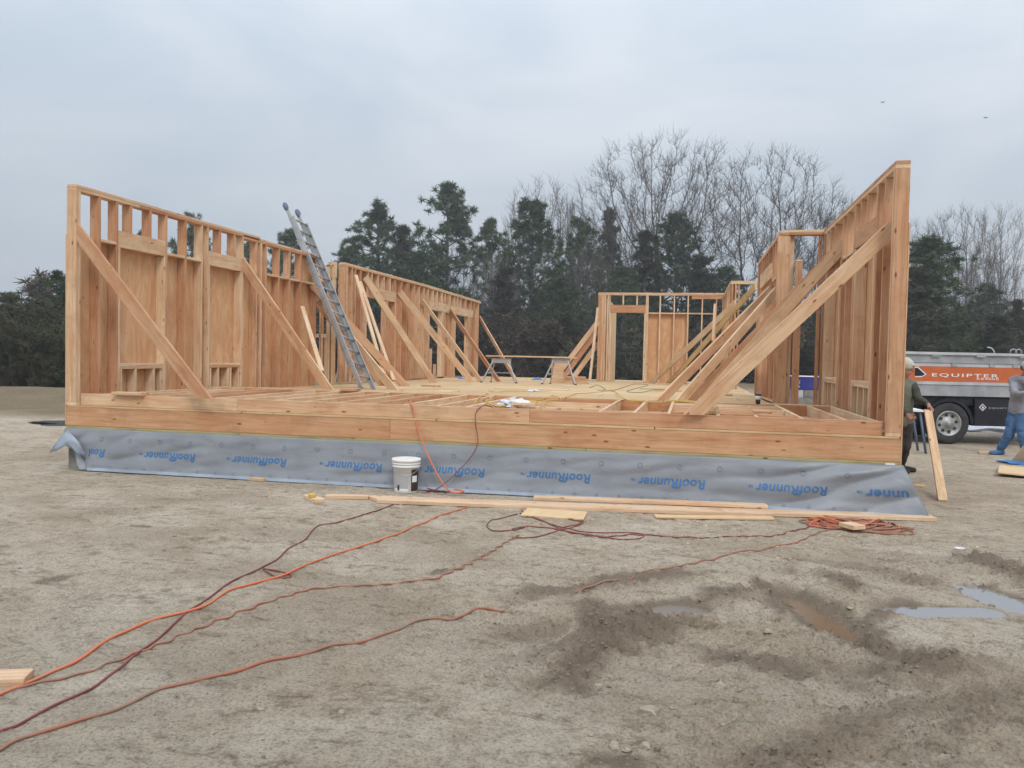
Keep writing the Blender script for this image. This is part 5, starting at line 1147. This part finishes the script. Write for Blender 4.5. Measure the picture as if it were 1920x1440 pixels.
a_ = oc.data.attributes.new('dirt', 'FLOAT', 'POINT'); a_.data.foreach_set('value', np.ones(len(vs), np.float32)); a_ = oc.data.attributes.new('wet', 'FLOAT', 'POINT'); a_.data.foreach_set('value', np.full(len(vs), .62, np.float32))
# white rail, birds, black fabric at left
rl = thing('guard_rail', 'long low white rail at the back beyond the deck', 'rail', (-6, 60, -.8)); mb = MB()
yr = 58.0; a = PX(900, 699, 1, yr); b2 = PX(1345, 704, 1, yr); mb.bar((a.x, yr, a.z), (b2.x, yr, b2.z), .22, .06); mb.build('rail', 'rail', rl)
for k in range(9): mb = MB(); x = a.x+(b2.x-a.x)*k/8; z = a.z+(b2.z-a.z)*k/8; mb.box((x-.06, yr+.04, -1.6), (x+.06, yr+.14, z)); mb.build('post', 'rail', rl)
for (px, py) in ((1655, 192), (1848, 221)):
    q = PX(px, py, 1, 60); mb = MB(); mb.tube([q+Vector((-.16, 0, .07)), q+Vector((-.1, 0, .02)), q, q+Vector((.12, 0, .05)), q+Vector((.15, 0, -.02))], [.01, .025, .04, .025, .01], 6); tag(mb.build('bird', 'bird'), 'dark bird in the sky, %s' % ('the one nearer the middle' if px < 1700 else 'the one farther right'), 'bird')
q = PX(88, 800, 2, GZ); lump('black_fabric', (q.x, q.y+.5, gh(q.x, q.y)), (1.0, .35, .08), 'silt', 'black fabric strip lying left of the house corner', 'fabric', 3, .5)
# wood chips and small scraps dropped round the platform
rn = random.Random(31); mb = MB()
for _ in range(420):
    x = rn.uniform(-.5, 12.5); y = -.55-abs(rn.gauss(0, .7)) if x < 10.2 else rn.uniform(-1.5, 5)
    z = gh(x, y); a_ = rn.uniform(.006, .022); b_ = rn.uniform(.003, .008)
    mb.box((-a_, -b_, 0), (a_, b_, .003), Matrix.Translation((x, y, z+.002)) @ Matrix.Rotation(rn.uniform(0, 3), 4, 'Z') @ Matrix.Rotation(rn.uniform(-.4, .4), 4, 'X'))
tag(mb.build('wood_chips', 'plypale'), kind='stuff')
for (a_, b_, s_, mt, lab) in ((1468, 1128, .045, 'brush', 'curled brown leaf between the brown puddle and pale puddle'), (1797, 1036, .035, 'bag', 'scrap of pale paper near the churned mud at right'), (1272, 1133, .03, 'bag', 'small white scrap near the brown puddle')):
    q = PX(a_, b_, 2, GZ); lump('litter', (q.x, q.y, gh(q.x, q.y)+.008), (s_, s_*.6, .012), mt, lab, 'litter', int(a_) % 7, .8, 2)
# ------------------------------------------------------------------ trees
def seg_tubes(segs, n=4):
    """segs: array rows (p0(3), p1(3), r0, r1) -> verts, quads"""
    S_ = np.array(segs); p0, p1, r0, r1 = S_[:, :3], S_[:, 3:6], S_[:, 6], S_[:, 7]
    d = p1-p0; d /= np.linalg.norm(d, axis=1)[:, None]+1e-9
    a = np.where(np.abs(d[:, 2:3]) < .9, np.array([[0, 0, 1.]]), np.array([[1., 0, 0]])); u = np.cross(d, a); u /= np.linalg.norm(u, axis=1)[:, None]; v = np.cross(d, u)
    Vs = []
    for p, r in ((p0, r0), (p1, r1)):
        for j in range(n): t = 2*math.pi*j/n; Vs.append(p+(u*math.cos(t)+v*math.sin(t))*r[:, None])
    V = np.stack(Vs, 1).reshape(-1, 3); N = len(S_); b_ = (np.arange(N)*2*n)[:, None]
    F_ = np.concatenate([b_+np.array([[j, (j+1) % n, n+(j+1) % n, n+j]]) for j in range(n)], 0)
    return V, F_
def bare_segs(rn, Ht, cz=.62, rx=.30, rz_=.38, fork=.26, stems=1, na=1500):
    """limbs grow toward points scattered through a rounded crown, then carry fine twigs"""
    p = rn.normal(0, 1, (na*2, 3)); p /= np.linalg.norm(p, axis=1)[:, None]; p *= rn.random((na*2, 1))**.42
    lob = 1+.22*np.sin(3*np.arctan2(p[:, 1], p[:, 0])+rn.uniform(0, 6))*np.cos(2.5*p[:, 2]); P = np.stack([p[:, 0]*rx*Ht*lob, p[:, 1]*rx*Ht*lob, cz*Ht+p[:, 2]*rz_*Ht], 1); P = P[P[:, 2] > .2*Ht][:na]
    nodes = []; par = []
    for s_ in range(stems):
        o = np.array([0., .02*s_, -.3]); ln = np.array([rn.normal(0, .17*(stems > 1)+.02), rn.normal(0, .06), 1.]); prev = -1
        for k in range(int(fork*Ht/.35)): nodes.append(o+ln*k*.35); par.append(prev); prev = len(nodes)-1
    step = .022*Ht; kill = .038*Ht; nodes = list(nodes); alive = np.ones(len(P), bool)
    for it in range(75):
        N = np.array(nodes); A = P[alive]
        if len(A) < 10: break
        d2 = ((A[:, None, :]-N[None])**2).sum(2); j = d2.argmin(1); dm = np.sqrt(d2[np.arange(len(A)), j]); ok = dm < .45*Ht
        acc = np.zeros_like(N); v = (A-N[j])/dm[:, None]; np.add.at(acc, j[ok], v[ok]); cnt = np.linalg.norm(acc, axis=1); idx = np.nonzero(cnt > .3)[0]
        for i in idx:
            d = acc[i]/cnt[i]+.9*(np.array(nodes[i])-np.array(nodes[par[i]]))/step*(par[i] >= 0)+rn.normal(0, .07, 3)+np.array([0, 0, .10]); d /= np.linalg.norm(d); q = nodes[i]+d*step; nodes.append(q); par.append(i)
        N2 = np.array(nodes[len(N):]) if len(nodes) > len(N) else None
        if N2 is None or len(nodes) > 5200: break
        dd = ((P[:, None, :]-N2[None])**2).sum(2).min(1); alive &= dd > kill**2
    N = np.array(nodes); n = len(N); tip = np.zeros(n); par = np.array(par); ch = np.zeros(n, int)
    for i in range(n-1, -1, -1):
        if tip[i] == 0: tip[i] = 1
        if par[i] >= 0: tip[par[i]] += tip[i]; ch[par[i]] += 1
    r = .0115*tip**.45; r = np.minimum(r, .019*Ht); big_, small = [], []
    for i in range(n):
        if par[i] < 0: continue
        (big_ if r[i] > .030 else small).append((*N[par[i]], *N[i], min(r[par[i]], r[i]*1.5), r[i]))
    c0 = np.array([0, 0, .35*Ht])
    for i in range(n):
        if r[i] < .034:
            o = N[i]-c0; o /= np.linalg.norm(o)
            for _ in range(4):
                d = o*.8+rn.normal(0, .42, 3)+np.array([0, 0, .3]); d /= np.linalg.norm(d); l = rn.uniform(.4, 1.2); m_ = N[i]+d*l*.5; d2_ = d+rn.normal(0, .25, 3); e = m_+d2_*l*.5
                small.append((*N[i], *m_, .0085, .007)); small.append((*m_, *e, .007, .005))
    B, S2 = np.array(big_), np.array(small); k = Ht/max(B[:, 5].max(), S2[:, 5].max())
    for A in (B, S2): A[:, :6] *= k
    return B, S2
def crown_tufts(cs, rn, per=34, size=.5, wid=.05):
    """spiky leaf tufts: thin triangles radiating round each clump centre"""
    cs = np.array(cs); n = len(cs)*per; c = np.repeat(cs, per, 0); d = rn.normal(0, 1, (n, 3)); d[:, 2] = d[:, 2]*.7+.25; d /= np.linalg.norm(d, axis=1)[:, None]
    L_ = size*rn.uniform(.5, 1.1, (n, 1)); st = c+d*L_*rn.uniform(.0, .35, (n, 1)); e = c+d*L_
    w_ = np.cross(d, rn.normal(0, 1, (n, 3))); w_ /= np.linalg.norm(w_, axis=1)[:, None]; w_ *= wid*rn.uniform(.6, 1.4, (n, 1))
    V = np.stack([st-w_, st+w_, e+w_*.35, e-w_*.35], 1).reshape(-1, 3); return V, np.arange(n*4).reshape(-1, 4)
def pine_data(seed, Ht=15, wd=5.5, base=.15, dens=1., shape='pine'):
    rn = np.random.default_rng(seed); segs = []; cl = []; lean = rn.normal(0, .015, 2)
    for k in range(12): a, b2 = k/12*Ht, (k+1)/12*Ht; segs.append((lean[0]*a, lean[1]*a, a-.3*(k == 0), lean[0]*b2, lean[1]*b2, b2, .018*Ht*(1-k/12)**.8+.02, .018*Ht*(1-(k+1)/12)**.8+.015))
    nb = int(62*dens)
    for k in range(nb):
        t = base+(1-base)*((k+rn.random())/nb); z = t*Ht*.97
        if shape == 'pine': prof = (1-t)**.55*(.35+.65*min(1, (t-base+.05)/.3)) if t < .999 else 0
        else: prof = (1-t)**.85
        R = wd/2*max(prof, .12)*rn.uniform(.6, 1.2); az = rn.uniform(0, 2*math.pi); up_ = rn.uniform(.05, .55) if shape == 'pine' else rn.uniform(.2, .8)
        p = np.array([lean[0]*z, lean[1]*z, z]); d = np.array([math.cos(az), math.sin(az), up_]); d /= np.linalg.norm(d); q = p; m_ = 4; r = .028+.012*R
        for j in range(m_):
            d = d+rn.normal(0, .13, 3)+np.array([0, 0, .07]); d /= np.linalg.norm(d); q2 = q+d*R/m_; segs.append((*q, *q2, r*(1-j/m_*.7), r*(1-(j+1)/m_*.7))); q = q2
            if j >= 1:
                for _ in range(rn.integers(1, 4)):
                    o_ = rn.normal(0, .36*R**.5, 3); o_[2] *= .6; c = q+o_; cl.append(c)
                    if rn.random() < .6: segs.append((*q, *c, r*.35, r*.2))
        cl.append(q)
    cl.append(np.array([lean[0]*Ht, lean[1]*Ht, Ht*.98])); cl.append(np.array([lean[0]*Ht, lean[1]*Ht, Ht*.94]))
    return np.array(segs), np.array(cl), rn
PINES = []; BARES = []
for k, (wd, base, dens, shp) in enumerate(((10.4, .2, .95, 'pine'), (9.4, .26, .85, 'pine'), (11.5, .1, 1.15, 'pine'), (8.4, .06, 1.1, 'cone'))):
    sg, cl, rn_ = pine_data(50+k, 15, wd, base, dens, shp); V1, F1 = seg_tubes(sg, 5); V2, F2 = crown_tufts(cl, rn_, 52, .50, .030)
    PINES.append((V1, F1, V2, F2))
for k, a_ in enumerate((dict(cz=.64, rx=.36, rz_=.36, fork=.28), dict(cz=.60, rx=.27, rz_=.40, fork=.22, stems=2), dict(cz=.58, rx=.24, rz_=.42, fork=.2), dict(cz=.56, rx=.25, rz_=.44, fork=.16, stems=3))):
    rn_ = np.random.default_rng(80+k); B, S2 = bare_segs(rn_, 18, **a_); V1, F1 = seg_tubes(B, 6); V2, F2 = seg_tubes(S2, 3); BARES.append((V1, F1, V2, F2))
MC = {}
def tree_parts(key, data, m1, m2, root, names=('trunk', 'crown')):
    V1, F1, V2, F2 = data; Mx = WM[root.name]
    for nm, V_, F_, mt in ((names[0], V1, F1, m1), (names[1], V2, F2, m2)):
        k = (key, nm, mt)
        if k not in MC: o = big(nm, V_, F_, mt, None); MC[k] = o.data; C.objects.unlink(o); bpy.data.objects.remove(o)
        o = bpy.data.objects.new(nm, MC[k]); C.objects.link(o); o.parent = root
def tree(name, key, data, m1, m2, px, ytop, Y, H0, label, cat, group, wscale=1., zb=-1.0, rz=0, rn=None):
    top = PX(px, ytop, 1, Y); h = top.z-zb; s = h/H0
    o = bpy.data.objects.new(name, None); C.objects.link(o); Mx = Matrix.LocRotScale(Vector((top.x, Y, zb)), Matrix.Rotation(rz, 3, 'Z').to_quaternion(), Vector((s*wscale, s*wscale, s)))
    o.matrix_world = Mx; WM[o.name] = Mx; tag(o, label, cat, group); tree_parts(key, data, m1, m2, o); return o
rt = random.Random(5)
pine_list = [(18, 548, 34, 2, 1., 'low dense pine at the far left edge'), (62, 560, 38, 0, 1.2, 'low pine left of the left corner post'), (712, 378, 66, 0, 1.05, 'pine with rounded crown, first tall one right of the ladder'), (757, 420, 64, 3, .9, 'smaller pine squeezed between the two tall left-centre pines'), (842, 338, 66, 1, .95, 'tallest pine with open crown, left of centre'),
    (1001, 374, 62, 2, .95, 'broad dense green pine above the sawhorses'), (925, 408, 70, 1, .8, 'thin pine between the tallest and the broad dense one'), (1088, 405, 66, 0, .8, 'pine right of the broad dense one'), (1145, 388, 70, 3, .7, 'narrow cone-shaped brownish conifer right of centre'),
    (1268, 398, 64, 2, .9, 'dark pine under the tallest bare tree'), (1212, 430, 60, 3, 1., 'dark conifer left below the tallest bare tree'), (660, 455, 62, 0, 1.1, 'low pine whose branches reach left over the rear left wall'), (360, 398, 60, 0, .8, 'pine peeking over the left wall, left one'),
    (545, 428, 62, 1, 1., 'pine peeking over the left wall behind the ladder'), (268, 430, 66, 3, .8, 'conifer seen between studs of the left wall'), (470, 452, 60, 2, .8, 'pine hidden mostly behind the left wall middle'), (1745, 445, 46, 2, 1.3, 'dark spreading cedar right of the tall corner post'),
    (1712, 500, 44, 3, 1.5, 'dark cedar tight against the tall corner post'), (1852, 530, 60, 0, 1., 'small pine near the right edge'), (1908, 560, 55, 3, 1.1, 'small cedar at the right edge'), (1320, 478, 62, 3, 1.3, 'low dark cedar left of the tall twin-stemmed bare tree'), (1360, 500, 66, 2, 1.1, 'low pine above the rear wall right end'),
    (108, 505, 24, 1, .9, 'ragged pine just left of the left corner post'), (790, 470, 58, 2, 1., 'bushy pine low between the tall left-centre pines'), (950, 500, 55, 3, 1.4, 'low bushy conifer above the left sawhorse'), (1050, 520, 54, 2, 1.2, 'low pine above the right sawhorse'), (1170, 500, 56, 2, 1.2, 'low pine above the rear doorway'), (1780, 600, 50, 2, 1.7, 'low dark cedar above the trailer'), (1870, 590, 46, 3, 1.8, 'low dark cedar above the trailer at the right'), (1560, 560, 50, 2, 1.4, 'low cedar seen through the right doorway'), (1450, 560, 52, 0, 1.4, 'low pine behind the stepped-in wall'), (880, 560, 54, 3, 1.6, 'low conifer at the far end of the left rear wall')]
for i, (px, py, Y, k, ws, lab) in enumerate(pine_list):
    tree('pine_tree', 'p%d' % k, PINES[k], 'bark', 'needles' if k != 3 else 'needles2', px, py, Y, 15, lab, 'tree', 'pines and cedars behind the house', ws, rz=rt.uniform(0, 6))
bare_list = [(1240, 238, 70, 0, 1.15, 'tallest bare tree with wide vase-shaped crown right of centre'), (1432, 262, 70, 1, 1.35, 'tall bare tree between vase-shaped tree and right corner post'), (1535, 345, 68, 0, 1.0, 'round bare tree just left of the right wall top'), (1020, 318, 76, 3, 1., 'thin bare tree behind the broad dense pine'), (1085, 362, 74, 1, .8, 'thin bare tree right behind the broad dense pine'),
    (1795, 372, 66, 1, .9, 'bare tree right of the tall corner post'), (1882, 372, 64, 2, .9, 'pale slender bare tree near the right edge'), (1725, 400, 72, 3, 1., 'faint bare tree close to the tall corner post'), (870, 430, 72, 3, .9, 'bare tree showing between the left-centre pines'), (1180, 370, 78, 1, .8, 'faint bare tree left of the tallest bare tree'), (975, 430, 66, 1, .8, 'bare thin tree between thin pine and broad pine'), (1110, 440, 60, 3, .9, 'bare multi-stemmed tree above the rear wall corner'), (930, 470, 56, 2, .9, 'small bare tree near far end of left rear wall'), (1630, 430, 70, 1, .9, 'bare tree behind the right wall studs'), (1850, 450, 60, 3, .9, 'bare thicket tree at right in front of the slender one')]
for i, (px, py, Y, k, ws, lab) in enumerate(bare_list):
    tree('bare_tree', 'b%d' % k, BARES[k], 'bark' if k != 2 else 'barkpale', 'bark' if k != 2 else 'barkpale', px, py, Y, 18, lab, 'tree', 'leafless trees behind the house', ws, rz=rt.uniform(0, 6))
# brush: twiggy shrubs that darken the foot of the wood
def shrub_data(seed, fol, per=34, sz=.42, wd=.035):
    rn = np.random.default_rng(seed); segs = []; cl = []
    for k in range(26):
        d = np.array([rn.normal(0, .45), rn.normal(0, .45), 1.]); d /= np.linalg.norm(d); q = np.array([rn.normal(0, .9), rn.normal(0, .6), -.2]); l = rn.uniform(2.5, 5)
        for j in range(5):
            d = d+rn.normal(0, .13, 3); d /= np.linalg.norm(d); q2 = q+d*l/5; segs.append((*q, *q2, .035*(1-j/6), .035*(1-(j+1)/6))); q = q2
            for _ in range(3):
                e = d+rn.normal(0, .6, 3); e /= np.linalg.norm(e); q3 = q+e*rn.uniform(.3, 1.0); segs.append((*q, *q3, .014, .008)); 
                if rn.random() < fol: cl.append(q3)
                if rn.random() < fol: cl.append((q+q3)/2)
    V1, F1 = seg_tubes(np.array(segs), 3); V2, F2 = crown_tufts(np.array(cl), rn, per, sz, wd); return V1, F1, V2, F2
SHR = [shrub_data(200, .9), shrub_data(201, .7), shrub_data(202, 1.), shrub_data(203, 1.5, 60, .26, .014), shrub_data(204, 1.5, 60, .26, .014)]
pos = []
for i in range(46):
    px = 600+1330*(i+.5*rt.random())/46; pos.append((px, rt.uniform(575, 640), rt.uniform(50, 62), rt.randrange(3)))
for i in range(14): pos.append((-10+ i*10, rt.uniform(545, 600), rt.uniform(15, 24), 3+rt.randrange(2)))
for i in range(12): pos.append((180+i*35, rt.uniform(470, 560), rt.uniform(40, 60), rt.randrange(3)))
for i, (px, py, Y, k) in enumerate(pos):
    side_ = 'left of the house' if px < 140 else ('behind the left wall' if px < 620 else ('right of the house above the trailer' if px > 1690 else 'behind the house'))
    tree('shrub', 's%d' % k, SHR[k], 'bark', ('brush', 'needles2', 'brush', 'needles', 'needles2')[k], px, py, Y, 5.2, 'dark twiggy shrub in the undergrowth %s' % side_, 'shrub', 'undergrowth shrubs %s' % side_, rt.uniform(.9, 1.5), rz=rt.uniform(0, 6))
# the far wood that closes the view: one mass of stems and twigs
rn_ = np.random.default_rng(9); sg = []; cs = []
for _ in range(2600):
    x = rn_.uniform(-70, 60); y = rn_.uniform(84, 112); h = rn_.uniform(3.5, 8.0)*(1 if x < 20 else 1.15); dx = rn_.normal(0, .5)
    sg.append((x, y, -1, x+dx, y, h, .09, .03))
    for _ in range(5): z = h*rn_.uniform(.3, 1); sg.append((x+dx*z/h, y, z, x+dx*z/h+rn_.normal(0, 1.0), y, z+rn_.uniform(.2, 1.2), .03, .015))
    for _ in range(3): cs.append((x+rn_.normal(0, 1.2), y, rn_.uniform(-.5, h*.85)))
for _ in range(5200):
    cs.append((rn_.uniform(-70, 60), rn_.uniform(66, 84), abs(rn_.normal(0, 2.2))-.8))
V1, F1 = seg_tubes(np.array(sg), 3); tag(big('far_wood', V1, F1, 'bark'), kind='stuff')
V2, F2 = crown_tufts(np.array(cs), rn_, 16, 1.1, .14); tag(big('far_underbrush', V2, F2, 'brush'), kind='stuff')
# wooded hill far off
vs = []; nx2 = 60
hx = np.linspace(-420, 420, nx2)
for j, (dy, hz) in enumerate(((0, 0), (60, .6), (120, 1.0), (200, .9))):
    for x in hx: vs.append((x, 250+dy, -2+hz*(11+9*fbm(np.array([x*.012]), np.array([3.+j*.1]), 3, 77)[0]+7*max(0, (x-40)/300)+5*max(0, -(x+60)/300))))
fs = [(j*nx2+i, j*nx2+i+1, (j+1)*nx2+i+1, (j+1)*nx2+i) for j in range(3) for i in range(nx2-1)]
tag(meshobj('hill', vs, fs, 'farwood', smooth=True), kind='structure')
ct = []
for _ in range(7000):
    x = rn_.uniform(-260, 260); t = rn_.random(); y = 250+120*t; ct.append((x, y, -1+t*14*(1+.4*abs(x)/300)+rn_.uniform(0, 4)))
V2, F2 = crown_tufts(np.array(ct), rn_, 10, 3.2, .45); tag(big('hill_wood', V2, F2, 'farwood'), kind='stuff')

# ------------------------------------------------------------------ thin damp air
HZ = True
if HZ:
    mb = MB(); mb.box((-450, -70, -6), (450, 640, 60)); hzb = mb.build('haze', 'white')
    m = bpy.data.materials.new('haze'); m.use_nodes = True; nt = m.node_tree; nt.nodes.clear(); o_ = nt.nodes.new('ShaderNodeOutputMaterial'); v = nt.nodes.new('ShaderNodeVolumePrincipled')
    v.inputs['Color'].default_value = (.92, .95, 1, 1); v.inputs['Density'].default_value = .0013; v.inputs['Anisotropy'].default_value = .3; nt.links.new(v.outputs[0], o_.inputs['Volume'])
    hzb.data.materials.clear(); hzb.data.materials.append(m); tag(hzb, kind='stuff')
